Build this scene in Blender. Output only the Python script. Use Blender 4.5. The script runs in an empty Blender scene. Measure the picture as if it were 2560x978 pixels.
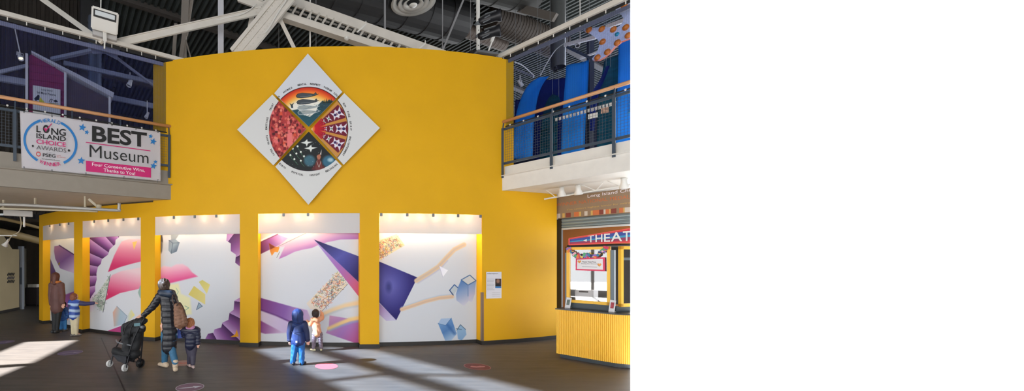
import bpy, bmesh, math, random
import numpy as np
from mathutils import Vector, Matrix
random.seed(7); rng = np.random.default_rng(7)
S = bpy.context.scene; COL = S.collection
# ------------------------------------------------------------------ camera, world, sun, exposure
F, PCX, PCY, CH = 1000.0, 788.0, 650.0, 2.0           # focal length px, principal point px, camera height m
cam = bpy.data.cameras.new('camera'); co = bpy.data.objects.new('camera', cam); COL.objects.link(co)
co.location = (0, 0, CH); co.rotation_euler = (math.pi/2, 0, 0)
cam.sensor_width = 36; cam.sensor_fit = 'HORIZONTAL'; cam.lens = 36*F/2560
cam.shift_x = (1280-PCX)/2560; cam.shift_y = (PCY-489)/2560
cam.clip_start = .05; cam.clip_end = 200
S.camera = co
wd = bpy.data.worlds.new('world'); S.world = wd; wd.use_nodes = True
WORLD = 4.3
wd.node_tree.nodes['Background'].inputs[0].default_value = (.95, .975, 1, 1)
wd.node_tree.nodes['Background'].inputs[1].default_value = WORLD
SUN_AZ = Vector((.962, .272, 0)).normalized(); SUN_EL = math.radians(34)
SUN_DIR = Vector((SUN_AZ.x*math.cos(SUN_EL), SUN_AZ.y*math.cos(SUN_EL), -math.sin(SUN_EL)))
sl = bpy.data.lights.new('sun', 'SUN'); sl.energy = 50; sl.angle = math.radians(.8); sl.color = (1, .97, .92)
so = bpy.data.objects.new('sun', sl); COL.objects.link(so)
so.rotation_euler = SUN_DIR.to_track_quat('-Z', 'Y').to_euler(); so.location = (-20, 0, 16)
S.view_settings.view_transform = 'Standard'; S.view_settings.look = 'None'
S.view_settings.exposure = 0; S.view_settings.gamma = 1; S.view_settings.use_curve_mapping = False
S.cycles.max_bounces = 6; S.cycles.transparent_max_bounces = 12

# ------------------------------------------------------------------ helpers
def lin(c):
    c = np.asarray(c, float)/255.0
    return np.where(c <= .04045, c/12.92, ((c+.055)/1.055)**2.4)
def W(px, py, d): return Vector(((px-PCX)/F*d, d, CH+(PCY-py)/F*d))
def FL(px, py, z=0):                                     # the floor point seen at a pixel
    d = (CH-z)*F/(py-PCY); return Vector(((px-PCX)/F*d, d, z))
MATS = {}
def mat(name, rgb, rough=.55, metal=0, vary=.0, scale=6, bump=0, emit=0, spec=.5, stretch=None):
    if name in MATS: return MATS[name]
    m = bpy.data.materials.new(name); m.use_nodes = True; nt = m.node_tree; b = nt.nodes['Principled BSDF']
    c = lin(rgb); b.inputs['Base Color'].default_value = (*c, 1)
    b.inputs['Roughness'].default_value = rough; b.inputs['Metallic'].default_value = metal
    b.inputs['Specular IOR Level'].default_value = spec
    if emit:
        b.inputs['Emission Color'].default_value = (*c, 1); b.inputs['Emission Strength'].default_value = emit
    if vary or bump:
        tc = nt.nodes.new('ShaderNodeTexCoord'); n = nt.nodes.new('ShaderNodeTexNoise')
        mp = nt.nodes.new('ShaderNodeMapping'); nt.links.new(tc.outputs['Object'], mp.inputs[0])
        if stretch: mp.inputs['Scale'].default_value = stretch
        n.inputs['Scale'].default_value = scale; n.inputs['Detail'].default_value = 5
        nt.links.new(mp.outputs[0], n.inputs['Vector'])
        if vary:
            r = nt.nodes.new('ShaderNodeMapRange'); nt.links.new(n.outputs[0], r.inputs[0])
            r.inputs[1].default_value = .3; r.inputs[2].default_value = .7
            r.inputs[3].default_value = 1-vary; r.inputs[4].default_value = 1+vary
            h = nt.nodes.new('ShaderNodeHueSaturation'); h.inputs['Color'].default_value = (*c, 1)
            nt.links.new(r.outputs[0], h.inputs['Value']); nt.links.new(h.outputs[0], b.inputs['Base Color'])
        if bump:
            bp = nt.nodes.new('ShaderNodeBump'); bp.inputs['Strength'].default_value = bump; bp.inputs['Distance'].default_value = .02
            nt.links.new(n.outputs[0], bp.inputs['Height']); nt.links.new(bp.outputs[0], b.inputs['Normal'])
    MATS[name] = m; return m
def attr_mat(name, rough=.6, spec=.3):
    if name in MATS: return MATS[name]
    m = bpy.data.materials.new(name); m.use_nodes = True; nt = m.node_tree; b = nt.nodes['Principled BSDF']
    a = nt.nodes.new('ShaderNodeAttribute'); a.attribute_name = 'paint'
    nt.links.new(a.outputs['Color'], b.inputs['Base Color']); b.inputs['Roughness'].default_value = rough
    b.inputs['Specular IOR Level'].default_value = spec
    MATS[name] = m; return m
PRINT = attr_mat('printed_vinyl')
def tag(o, label=None, cat=None, group=None, kind=None):
    if label: o['label'] = label
    if cat: o['category'] = cat
    if group: o['group'] = group
    if kind: o['kind'] = kind
    return o
def empty(name, loc, label=None, cat=None, group=None, kind=None):
    o = bpy.data.objects.new(name, None); COL.objects.link(o); o.location = loc; o.empty_display_size = .1
    return tag(o, label, cat, group, kind)
def link_mesh(name, me, m, parent=None, smooth=False):
    o = bpy.data.objects.new(name, me); COL.objects.link(o)
    for x in (m if isinstance(m, (list, tuple)) else [m]): me.materials.append(x)
    if parent is not None:
        o.parent = parent; o.matrix_parent_inverse = Matrix.Translation(-parent_origin(parent))
    if smooth: me.polygons.foreach_set('use_smooth', [True]*len(me.polygons))
    return o
def parent_origin(p):
    v = Vector(p.location)
    if p.parent is not None and p.type == 'MESH': return Vector((0, 0, 0))
    return v
def ob(name, bm, m, parent=None, smooth=False):
    me = bpy.data.meshes.new(name); bmesh.ops.recalc_face_normals(bm, faces=bm.faces) if not getattr(bm, 'keep', False) else None
    bm.to_mesh(me); bm.free(); return link_mesh(name, me, m, parent, smooth)
def box(bm, c, size, X=Vector((1,0,0)), Y=None, Z=Vector((0,0,1)), bev=0):
    X = Vector(X).normalized(); Z = Vector(Z).normalized(); Y = Z.cross(X).normalized() if Y is None else Vector(Y).normalized()
    M = Matrix.Identity(4)
    for i, a in enumerate((X*size[0], Y*size[1], Z*size[2])):
        for k in range(3): M[k][i] = a[k]
    M.translation = Vector(c)
    r = bmesh.ops.create_cube(bm, size=1, matrix=M)
    if bev:
        es = list({e for v in r['verts'] for e in v.link_edges})
        bmesh.ops.bevel(bm, geom=es, offset=bev, segments=2, affect='EDGES', clamp_overlap=True)
def bar(bm, a, b, w, h=None, up=Vector((0,0,1))):         # rectangular bar from a to b: w across, h along "up"
    a = Vector(a); b = Vector(b); d = b-a; L = d.length; X = d/L
    up = Vector(up); Z = up-X*up.dot(X)
    if Z.length < 1e-4: Z = Vector((0, 1, 0))-X*X.y
    Z.normalize(); box(bm, (a+b)/2, (L, w, w if h is None else h), X, None, Z)
def tube(bm, pts, r, n=10, caps=True):
    pts = [Vector(p) for p in pts]; rs = r if isinstance(r, (list, tuple)) else [r]*len(pts); rings = []; N = None
    for i, p in enumerate(pts):
        t = (pts[min(i+1, len(pts)-1)]-pts[max(i-1, 0)]).normalized()
        if N is None:
            N = t.orthogonal().normalized()
        N = (N-t*N.dot(t)).normalized(); B = t.cross(N)
        rings.append([bm.verts.new(p+(N*math.cos(2*math.pi*k/n)+B*math.sin(2*math.pi*k/n))*rs[i]) for k in range(n)])
    for a, b in zip(rings, rings[1:]):
        for k in range(n): bm.faces.new((a[k], a[(k+1)%n], b[(k+1)%n], b[k]))
    if caps: bm.faces.new(rings[0][::-1]); bm.faces.new(rings[-1])
def lathe(bm, prof, origin, axis=Vector((0,0,1)), n=24, close=False):   # prof: (radius, height) along the axis
    axis = Vector(axis).normalized(); N = axis.orthogonal().normalized(); B = axis.cross(N); o = Vector(origin); rings = []
    for r, h in prof:
        if r < 1e-5: rings.append([bm.verts.new(o+axis*h)]); continue
        rings.append([bm.verts.new(o+axis*h+(N*math.cos(2*math.pi*k/n)+B*math.sin(2*math.pi*k/n))*r) for k in range(n)])
    prs = list(zip(rings, rings[1:]))+([(rings[-1], rings[0])] if close else [])
    for a, b in prs:
        for k in range(n):
            q = [a[k % len(a)], a[(k+1) % len(a)], b[(k+1) % len(b)], b[k % len(b)]]; q2 = []
            for v in q:
                if v not in q2: q2.append(v)
            if len(q2) > 2: bm.faces.new(q2)
def prism(bm, poly, off):                                  # closed polygon of Vectors extruded by off
    a = [bm.verts.new(Vector(p)) for p in poly]; b = [bm.verts.new(Vector(p)+off) for p in poly]; n = len(a)
    bm.faces.new(a); bm.faces.new(b[::-1])
    for i in range(n): bm.faces.new((a[i], b[i], b[(i+1)%n], a[(i+1)%n]))
def NB(): return bmesh.new()
def spline(pts, n=8):                                      # Catmull-Rom through points
    P = [Vector(p) for p in pts]; out = []
    for i in range(len(P)-1):
        p0 = P[max(i-1, 0)]; p1 = P[i]; p2 = P[i+1]; p3 = P[min(i+2, len(P)-1)]
        for k in range(n):
            t = k/n
            out.append(.5*((2*p1)+(p2-p0)*t+(2*p0-5*p1+4*p2-p3)*t*t+(3*p1-p0-3*p2+p3)*t**3))
    return out+[P[-1]]

class Plane:                                               # a vertical plane with coordinates (s along X, z)
    def __init__(self, P, X, off=0):
        self.X = Vector((X[0], X[1], 0)).normalized(); self.n = Vector((self.X.y, -self.X.x, 0))
        self.P = Vector((P[0], P[1], 0))+self.n*off
        if self.n.dot(self.P) > 0: self.n = -self.n
    def d(self, px):
        k = (px-PCX)/F
        # P + sX = (kY, Y)
        s = (k*self.P.y-self.P.x)/(self.X.x-k*self.X.y); return s, self.P.y+s*self.X.y
    def sz(self, px, py):
        s, d = self.d(px); return s, CH+(PCY-py)/F*d
    def at(self, s, z, off=0): p = self.P+self.X*s+self.n*off; return Vector((p.x, p.y, z))
    def px(self, px, py, off=0): return self.at(*self.sz(px, py), off)
def pxs(V): return PCX+V[..., 0]/V[..., 1]*F, PCY-(V[..., 2]-CH)/V[..., 1]*F

# ---- painting of flat artwork: colours of prints and murals, computed per vertex
class Painter:
    def __init__(self, x, y, base=(214, 214, 212)):
        self.x, self.y = x, y; self.c = np.empty(x.shape+(3,)); self.c[:] = base
    def sd(self, pts):
        x, y = self.x, self.y; P = np.asarray(pts, float); ins = np.zeros(x.shape, bool); d = np.full(x.shape, 1e9)
        for (x0, y0), (x1, y1) in zip(P, np.roll(P, -1, 0)):
            ins ^= ((y0 > y) != (y1 > y)) & (x < (x1-x0)*(y-y0)/((y1-y0) or 1e-9)+x0)
            d = np.minimum(d, self.seg(x0, y0, x1, y1))
        return np.where(ins, d, -d)
    def seg(self, x0, y0, x1, y1):
        x, y = self.x, self.y; dx, dy = x1-x0, y1-y0; t = np.clip(((x-x0)*dx+(y-y0)*dy)/max(dx*dx+dy*dy, 1e-9), 0, 1)
        return np.hypot(x-x0-t*dx, y-y0-t*dy)
    def mix(self, a, col):
        self.c = self.c*(1-a[..., None])+col*a[..., None] if isinstance(col, np.ndarray) and col.ndim > 1 else self.c*(1-a[..., None])+np.asarray(col, float)*a[..., None]
    def grad(self, p0, c0, p1, c1, *more):
        dx, dy = p1[0]-p0[0], p1[1]-p0[1]; t = np.clip(((self.x-p0[0])*dx+(self.y-p0[1])*dy)/(dx*dx+dy*dy), 0, 1)[..., None]
        st = [np.asarray(c, float) for c in (c0,)+more+(c1,)]; n = len(st)-1; out = np.zeros(self.c.shape)
        for i in range(n):
            w = np.clip(t*n-i, 0, 1); m = (t*n >= i) & ((t*n < i+1) | (i == n-1)); out = np.where(m, st[i]*(1-w)+st[i+1]*w, out)
        return out
    def poly(self, pts, col, soft=1.0, a=1.0): self.mix(np.clip(.5+self.sd(pts)/soft, 0, 1)*a, col)
    def line(self, pts, w, col, soft=1.0, a=1.0):
        d = np.full(self.x.shape, 1e9)
        for p, q in zip(pts, pts[1:]): d = np.minimum(d, self.seg(*p, *q))
        self.mix(np.clip(.5+(w/2-d)/soft, 0, 1)*a, col)
    def disc(self, cx, cy, rx, ry, col, soft=1.0, a=1.0, rot=0):
        dx, dy = self.x-cx, self.y-cy; c, s = math.cos(rot), math.sin(rot); u, v = (dx*c+dy*s)/rx, (-dx*s+dy*c)/ry
        self.mix(np.clip(.5+(1-np.hypot(u, v))*min(rx, ry)/soft, 0, 1)*a, col)
    def noise(self, cell, amt, pts=None, seed=1):
        r = np.random.default_rng(seed); h = r.random((512, 512)); i = (self.x/cell).astype(int) % 512; j = (self.y/cell).astype(int) % 512
        k = (h[j, i]-.5)*amt; m = 1 if pts is None else np.clip(.5+self.sd(pts), 0, 1); self.c = np.clip(self.c+(k*m)[..., None], 0, 255)
def inside(pts, x, y):
    r = False
    for (x0, y0), (x1, y1) in zip(pts, pts[1:]+pts[:1]):
        if (y0 > y) != (y1 > y) and x < (x1-x0)*(y-y0)/(y1-y0)+x0: r = not r
    return r
def scribbles(P, poly, n, cols, size=4, w=.9, seed=3):
    r = random.Random(seed); xs = [p[0] for p in poly]; ys = [p[1] for p in poly]; k = 0
    while k < n:
        x, y = r.uniform(min(xs), max(xs)), r.uniform(min(ys), max(ys))
        if not inside(poly, x, y): continue
        a = r.uniform(0, 6.28); pts = [(x, y)]
        for _ in range(3):
            a += r.uniform(-1.6, 1.6); pts.append((pts[-1][0]+math.cos(a)*size*.6, pts[-1][1]+math.sin(a)*size*.6))
        P.line(pts, w, r.choice(cols), .8, .85); k += 1
def paint_grid(name, pos, nu, nv, fn, parent=None, m=None, base=(212, 215, 221)):
    """pos(u,v) in 0..1 -> numpy xyz; fn(Painter) lays the artwork on it"""
    u, v = np.meshgrid(np.linspace(0, 1, nu), np.linspace(0, 1, nv)); V = pos(u, v)
    x, y = pxs(V); P = Painter(x, y, base); fn(P)
    me = bpy.data.meshes.new(name); n = nu*nv; me.vertices.add(n); me.vertices.foreach_set('co', V.reshape(-1).astype(np.float32))
    i = (np.arange(nv-1)[:, None]*nu+np.arange(nu-1)[None]).reshape(-1)
    q = np.stack([i, i+1, i+nu+1, i+nu], 1).astype(np.int32); nq = len(q)
    me.loops.add(nq*4); me.loops.foreach_set('vertex_index', q.reshape(-1)); me.polygons.add(nq)
    me.polygons.foreach_set('loop_start', np.arange(0, nq*4, 4, dtype=np.int32))
    me.update(calc_edges=True)
    ca = me.color_attributes.new('paint', 'FLOAT_COLOR', 'POINT')
    rgba = np.ones((n, 4), np.float32); rgba[:, :3] = lin(np.clip(P.c.reshape(-1, 3), 0, 255)); ca.data.foreach_set('color', rgba.reshape(-1))
    return link_mesh(name, me, m or PRINT, parent, True)
def quad_pos(a, b, c, d):                                  # bilinear: a bottom-left, b bottom-right, c top-right, d top-left
    a, b, c, d = (np.array(p, float) for p in (a, b, c, d))
    return lambda u, v: (a*((1-u)*(1-v))[..., None]+b*(u*(1-v))[..., None]+c*(u*v)[..., None]+d*((1-u)*v)[..., None])
# ---- writing
_txt = {}
def glyphs(s, weight=0.0):
    k = (s, weight)
    if k in _txt: return _txt[k]
    cu = bpy.data.curves.new('t', 'FONT'); cu.body = s; cu.size = 1; cu.offset = weight; cu.resolution_u = 4; cu.fill_mode = 'FRONT'
    o = bpy.data.objects.new('t', cu); COL.objects.link(o); dg = bpy.context.evaluated_depsgraph_get(); me = bpy.data.meshes.new_from_object(o.evaluated_get(dg))
    V = [tuple(v.co[:2]) for v in me.vertices]; Fc = [tuple(p.vertices) for p in me.polygons]
    bpy.data.objects.remove(o); bpy.data.curves.remove(cu); bpy.data.meshes.remove(me); _txt[k] = (V, Fc); return V, Fc
def text(bm, s, fn, box4, weight=0.0, slant=0.0):
    """text fitted into (x0,y0,x1,y1) of a local frame; fn(x,y)->3D"""
    V, Fc = glyphs(s, weight)
    if not V: return
    xs = [v[0] for v in V]; ys = [v[1] for v in V]; ax, ay, bx, by = min(xs), min(ys), max(xs), max(ys)
    x0, y0, x1, y1 = box4; vs = []
    for x, y in V:
        t = (x-ax)/((bx-ax) or 1); q = (y-ay)/((by-ay) or 1); vs.append(bm.verts.new(fn(x0+(x1-x0)*t+slant*q*(y1-y0), y0+(y1-y0)*q)))
    for f in Fc:
        try: bm.faces.new([vs[i] for i in f])
        except ValueError: pass
def text_px(bm, s, pl, x0, ybl, x1, ybr, h, weight=0, off=.004):
    """writing on plane pl: baseline from pixel (x0,ybl) to (x1,ybr), cap height h px at the left"""
    s0, z0 = pl.sz(x0, ybl); s1, z1 = pl.sz(x1, ybr); _, zt = pl.sz(x0, ybl-h); H = zt-z0
    text(bm, s, lambda a, b: pl.at(s0+(s1-s0)*a, z0+(z1-z0)*a+H*b, off), (0, 0, 1, 1), weight)
def word(s, x0, y0, x1, y1, h, w, m, pl=None, par=None, off=.006, nm='lettering'):
    pl = pl or BP; par = par or t
    if ' ' not in s: bm = NB(); text_px(bm, s, pl, x0, y0, x1, y1, h, w, off); return ob(nm, bm, m, par)
    V = glyphs(s, w)[0]; xs, ys = [v[0] for v in V], [v[1] for v in V]; ax, bx, ay, by = min(xs), max(xs), min(ys), max(ys)
    s0, z0 = pl.sz(x0, y0); s1, z1 = pl.sz(x1, y1); H = pl.sz(x0, y0-h)[1]-z0; k = 0
    for q in s.split(' '):
        k += len(q); G = glyphs(q, w)[0]; gx = [v[0] for v in G]; gy = [v[1] for v in G]; e = max(v[0] for v in glyphs(s[:k], w)[0]); wd_ = max(gx)-min(gx); k += 1
        bm = NB(); text(bm, q, lambda a, b: pl.at(s0+(s1-s0)*a, z0+(z1-z0)*a+H*b, off), ((e-wd_-ax)/(bx-ax), (min(gy)-ay)/(by-ay), (e-ax)/(bx-ax), (max(gy)-ay)/(by-ay)), w); ob(nm, bm, m, par)
# ---- bodies: overlapping limbs fused into one continuous skin
_b = bmesh.new(); bmesh.ops.create_icosphere(_b, subdivisions=2, radius=1); ICO = [v.co.copy() for v in _b.verts]; _b.free()
def capsule(bm, a, ra, b, rb, sq=None):
    for c, r in ((Vector(a), ra), (Vector(b), rb)):
        for q in ICO: bm.verts.new(c+Vector((q.x*r*sq[0], q.y*r*sq[1], q.z*r*sq[2])) if sq else c+q*r)
    bmesh.ops.convex_hull(bm, input=bm.verts[:], use_existing_faces=False)
    bmesh.ops.delete(bm, geom=[v for v in bm.verts if not v.link_faces], context='VERTS')
def blob(name, caps, m, parent=None, vox=.012, smooth=4, fn=None):
    """caps: (a, ra, b, rb[, squash]) tapered limbs; returns ONE skin"""
    bm = NB()
    for c in caps:
        t = NB(); capsule(t, *c[:4], sq=c[4] if len(c) > 4 else None)
        me = bpy.data.meshes.new('t'); t.to_mesh(me); t.free(); bm.from_mesh(me); bpy.data.meshes.remove(me)
    me = bpy.data.meshes.new('t'); bm.to_mesh(me); bm.free(); o = bpy.data.objects.new('t', me); COL.objects.link(o)
    r = o.modifiers.new('r', 'REMESH'); r.mode = 'VOXEL'; r.voxel_size = vox
    if smooth:
        s = o.modifiers.new('s', 'SMOOTH'); s.iterations = smooth; s.factor = .5
    dg = bpy.context.evaluated_depsgraph_get(); me2 = bpy.data.meshes.new_from_object(o.evaluated_get(dg)); bpy.data.objects.remove(o); bpy.data.meshes.remove(me)
    me2.name = name
    if fn:
        nr = [v.normal.copy() for v in me2.vertices]
        for v, n in zip(me2.vertices, nr): v.co = v.co+n*fn(v.co, n)
    return link_mesh(name, me2, m, parent, True)
def copy_tree(o, parent=None):
    c = o.copy(); COL.objects.link(c)
    if parent is not None: c.parent = parent
    for ch in list(o.children): copy_tree(ch, c)
    return c

# ------------------------------------------------------------------ materials
YEL = mat('yellow_paint', (226, 171, 20), .6, vary=.03, scale=1.2, bump=.02, spec=.25)
YELD = mat('ochre_paint', (196, 120, 22), .6, vary=.05, scale=2)
WHT = mat('white_paint', (228, 226, 222), .5, vary=.02, scale=3)
STEEL = mat('cream_steel', (212, 206, 196), .55, vary=.05, scale=5)
BLK = mat('black_rubber', (22, 22, 23), .6)
BASE = mat('black_base', (40, 37, 34), .5)
RAILM = mat('slate_steel', (58, 70, 84), .45, vary=.05)
WOOD = mat('oak_rail', (206, 152, 106), .45, vary=.1, scale=3, stretch=(1, 1, 8))
BEIGE = mat('beige_paint', (200, 190, 170), .6, vary=.04, scale=2)
DARK = mat('dark_metal', (44, 44, 45), .65, vary=.08, scale=2)
GREY = mat('grey_metal', (120, 124, 128), .45, .3, vary=.06, scale=4)
LAMPW = mat('white_enamel', (226, 224, 218), .35)
# ------------------------------------------------------------------ the curved wall
CX, CY, R = .7, 23.04, 14.0
ZT, ZO, ZV = 6.83, 3.06, 2.606                             # wall top, opening top, valance bottom
def cyl(phi, z, r=R): return Vector((CX+r*math.sin(phi), CY-r*math.cos(phi), z))
def phi_px(px, r=R):
    k = (px-PCX)/F; A = k*k+1; B = -2*(k*CX+CY); C = CX*CX+CY*CY-r*r
    y = (-B-math.sqrt(B*B-4*A*C))/(2*A); return math.atan2(k*y-CX, CY-y)
U = Vector((.838, .546, 0)).normalized(); Vd = Vector((-.525, .852, 0)).normalized()
OPEN = [(107, 185), (206, 352), (387, 600), (645, 900), (948, 1205)]
op = [(phi_px(a), phi_px(b)) for a, b in OPEN]
pL, pR = phi_px(98), phi_px(1392); pLu, pRu = phi_px(383), phi_px(1284)
pLb, pRb = phi_px(432), phi_px(1256)
def arc(a, b, step=.012):
    n = max(1, int(abs(b-a)/step+.5)); return [a+(b-a)*i/n for i in range(n+1)]
def curved_slab(bm, a, b, z0, z1, r0=R, r1=R-.3):          # closed curved block between two radii
    A = arc(a, b); rows = [[bm.verts.new(cyl(p, z, r)) for (r, z) in ((r0, z0), (r0, z1), (r1, z1), (r1, z0))] for p in A]
    for p, q in zip(rows, rows[1:]):
        for k in range(4): bm.faces.new((p[k], q[k], q[(k+1) % 4], p[(k+1) % 4]))
    bm.faces.new(rows[0]); bm.faces.new(rows[-1][::-1])
bm = NB()
ZS = 3.42                                                  # underside of the galleries
brk = [pL]+[p for o in op for p in o]+[pR]
for i in range(0, len(brk), 2): curved_slab(bm, brk[i], brk[i+1], 0, ZO)
curved_slab(bm, pL, pR, ZO, ZS); curved_slab(bm, pRb, pR, ZS, 3.66)
curved_slab(bm, pLb, pRb, ZS, ZT); curved_slab(bm, pLu, pLb, ZS, ZT-.02); curved_slab(bm, pRb, pRu, ZS, ZT-.02)
for a, b in op: curved_slab(bm, a-.002, b+.002, 0, ZO, R-.205, R-.3)
tag(ob('wall_back', bm, YEL, smooth=False), kind='structure')
bm = NB()
for i in range(0, len(brk), 2): curved_slab(bm, brk[i], brk[i+1], 0, .09, R+.012, R)
for a, b in op:
    curved_slab(bm, a+.0012, b-.0012, 0, .09, R-.185, R-.2)
    for p in (a, b):
        s = .0012 if p == a else -.0012
        curved_slab(bm, p, p+s, 0, .09, R+.012, R-.19)
tag(ob('baseboard_back', bm, BASE), kind='structure')
# ------------------------------------------------------------------ floor, roof, far walls
def floor_mat():
    m = bpy.data.materials.new('stained_concrete'); m.use_nodes = True; nt = m.node_tree; b = nt.nodes['Principled BSDF']; L = nt.links
    tc = nt.nodes.new('ShaderNodeTexCoord'); mp = nt.nodes.new('ShaderNodeMapping'); L.new(tc.outputs['Object'], mp.inputs[0])
    mp.inputs['Scale'].default_value = (.5, 3.2, 1)
    n1 = nt.nodes.new('ShaderNodeTexNoise'); n1.inputs['Scale'].default_value = 2.2; n1.inputs['Detail'].default_value = 8; n1.inputs['Roughness'].default_value = .68
    L.new(mp.outputs[0], n1.inputs['Vector'])
    r = nt.nodes.new('ShaderNodeValToRGB'); L.new(n1.outputs[0], r.inputs[0]); e = r.color_ramp.elements
    e[0].position = .32; e[0].color = (*lin((68, 64, 62)), 1); e[1].position = .68; e[1].color = (*lin((108, 101, 95)), 1)
    n2 = nt.nodes.new('ShaderNodeTexNoise'); n2.inputs['Scale'].default_value = .7; L.new(tc.outputs['Object'], n2.inputs['Vector'])
    mx = nt.nodes.new('ShaderNodeMix'); mx.data_type = 'RGBA'; L.new(n2.outputs[0], mx.inputs[0]); L.new(r.outputs[0], mx.inputs[6]); mx.inputs[7].default_value = (*lin((86, 83, 83)), 1)
    L.new(mx.outputs[2], b.inputs['Base Color']); b.inputs['Roughness'].default_value = .5; b.inputs['Specular IOR Level'].default_value = .35
    bp = nt.nodes.new('ShaderNodeBump'); bp.inputs['Strength'].default_value = .12; L.new(n1.outputs[0], bp.inputs['Height']); L.new(bp.outputs[0], b.inputs['Normal'])
    return m
bm = NB(); box(bm, (-4, 8, -.1), (44, 48, .2)); tag(ob('floor', bm, floor_mat()), kind='structure')
a, b = FL(253, 845), FL(312, 978); b = b+(b-a)*.25
bm = NB(); bar(bm, a+Vector((0, 0, .0008)), b+Vector((0, 0, .0008)), .022, .0016); tag(ob('trim_1', bm, BASE), kind='structure')
# corrugated roof deck: ribs run along Vd
ZR = 10.5
bm = NB(); c0 = Vector((-2, 14, ZR)); k = 0; A = []; NR = 190
for i in range(NR):
    s = (i-NR/2)*.2
    for ds, dz in ((0, 0), (.07, 0), (.1, .06), (.17, .06)): A.append((s+ds, dz))
r0 = [bm.verts.new(c0+U*s-Vd*34+Vector((0, 0, dz))) for s, dz in A]; r1 = [bm.verts.new(c0+U*s+Vd*18+Vector((0, 0, dz))) for s, dz in A]
for i in range(len(A)-1): bm.faces.new((r0[i], r0[i+1], r1[i+1], r1[i]))
def cut(bm, co_, no): bmesh.ops.bisect_plane(bm, geom=bm.verts[:]+bm.edges[:]+bm.faces[:], plane_co=co_, plane_no=no, clear_outer=True)
YR = -9.0                                                  # roof carried on unseen to here, to block overhead sky
cut(bm, (0, YR, 0), (0, -1, 0)); WIN = Vector((-12.5, 6, 0)); cut(bm, WIN, -U)
bmesh.ops.solidify(bm, geom=bm.faces[:], thickness=-.05)
DECK = mat('roof_deck', (50, 56, 55), .7, vary=.25, scale=.8)
tag(ob('ceiling', bm, DECK), kind='structure')
PURL = mat('purlin_steel', (64, 59, 55), .7, vary=.1)
for q in range(5):
    p = Vector((-2, 14, ZR-.14))+Vd*(-5+q*3.2)
    bm = NB(); bar(bm, p-U*18, p+U*18, .2, .04); bar(bm, p-U*18+Vector((0, 0, .12)), p+U*18+Vector((0, 0, .12)), .03, .26); bar(bm, p-U*18-Vector((0, 0, .02)), p+U*18-Vector((0, 0, .02)), .22, .03)
    cut(bm, (0, YR, 0), (0, -1, 0)); cut(bm, WIN, -U)
    tag(ob('roof_purlin', bm, PURL), 'dark rolled steel purlin crossing under the corrugated roof deck', 'beam', 'purlins under the roof deck')
def corrugated(bm, P, X, L, z0, z1, pitch=.2, dep=.05):
    X = Vector(X).normalized(); N = Vector((X.y, -X.x, 0)); A = []; s = 0
    while s < L: A += [(s, 0), (s+pitch*.4, 0), (s+pitch*.5, dep), (s+pitch*.9, dep)]; s += pitch
    lo = [bm.verts.new(Vector((P[0], P[1], z0))+X*s+N*d) for s, d in A]; hi = [bm.verts.new(Vector((P[0], P[1], z1))+X*s+N*d) for s, d in A]
    for i in range(len(A)-1): bm.faces.new((lo[i], lo[i+1], hi[i+1], hi[i]))
    bmesh.ops.solidify(bm, geom=bm.faces[:], thickness=.04)
WALLD = mat('brown_siding', (70, 64, 58), .75, vary=.1, scale=.6)
bm = NB(); c = Vector((-7.6, 13.2, 0)); corrugated(bm, c-U*9, U, 9, ZS, ZR+.1, .22)
tag(ob('wall_left', bm, WALLD), kind='structure')
bm = NB(); box(bm, c+Vector((.1, .1, 7)), (.55, .55, 7.2), U, bev=.02); tag(ob('trim_2', bm, mat('black_column', (38, 38, 40), .6)), kind='structure')
# the far end of the hall
bm = NB(); p = Vector((-2, 14, 0))+Vd*13; corrugated(bm, p-U*22, U, 44, 0, ZR+.1, .3, .06)
tag(ob('wall_far', bm, mat('far_siding', (62, 62, 64), .8, vary=.1, scale=.5)), kind='structure')
# unseen wall added behind the camera so light enters only low down
bm = NB(); box(bm, (3, -9, 8.0), (26, .2, 5.4)); tag(ob('wall_blocker_front', bm, mat('blocker_grey', (150, 146, 140), .7)), kind='structure')
# unseen wall and ceiling added to cut light from the right, floor between
BLOCKER = mat('blocker_grey', (150, 146, 140), .7)
bm = NB(); box(bm, (16.1, -.4, 5.3), (.2, 17.4, 10.6)); tag(ob('wall_blocker_right', bm, BLOCKER), kind='structure')
bm = NB(); prism(bm, [(-1, 12.3, 10.62), (16, 12.3, 10.62), (16, -9, 10.62), (-1, -9, 10.62)], Vector((0, 0, .1))); tag(ob('ceiling_blocker_front', bm, mat('blocker_dark', (70, 70, 68), .8)), kind='structure')
bm = NB(); kc = (1576-PCX)/F; prism(bm, [(kc*5.9, 5.9, 0), (16, 5.9, 0), (16, -9, 0), (-kc*9, -9, 0)], Vector((0, 0, -.2))); tag(ob('floor_front', bm, bpy.data.materials['stained_concrete']), kind='structure')
# ------------------------------------------------------------------ window wall on the left, outside the picture: the sun comes through it
wP, wX = Vector((-12.5, 6, 0)), Vd
wN = Vector((Vd.y, -Vd.x, 0))
def back_to_wall(p):
    t = (Vector((wP.x, wP.y, 0))-p).dot(wN)/(-SUN_DIR).dot(wN); h = p-SUN_DIR*t; return ((h-wP).dot(wX), h.z)
def patch(*px): return [back_to_wall(FL(*p)) for p in px]
holes = []
near = lambda a, b, t: (a[0]+(b[0]-a[0])*t, a[1]+(b[1]-a[1])*t)
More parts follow.
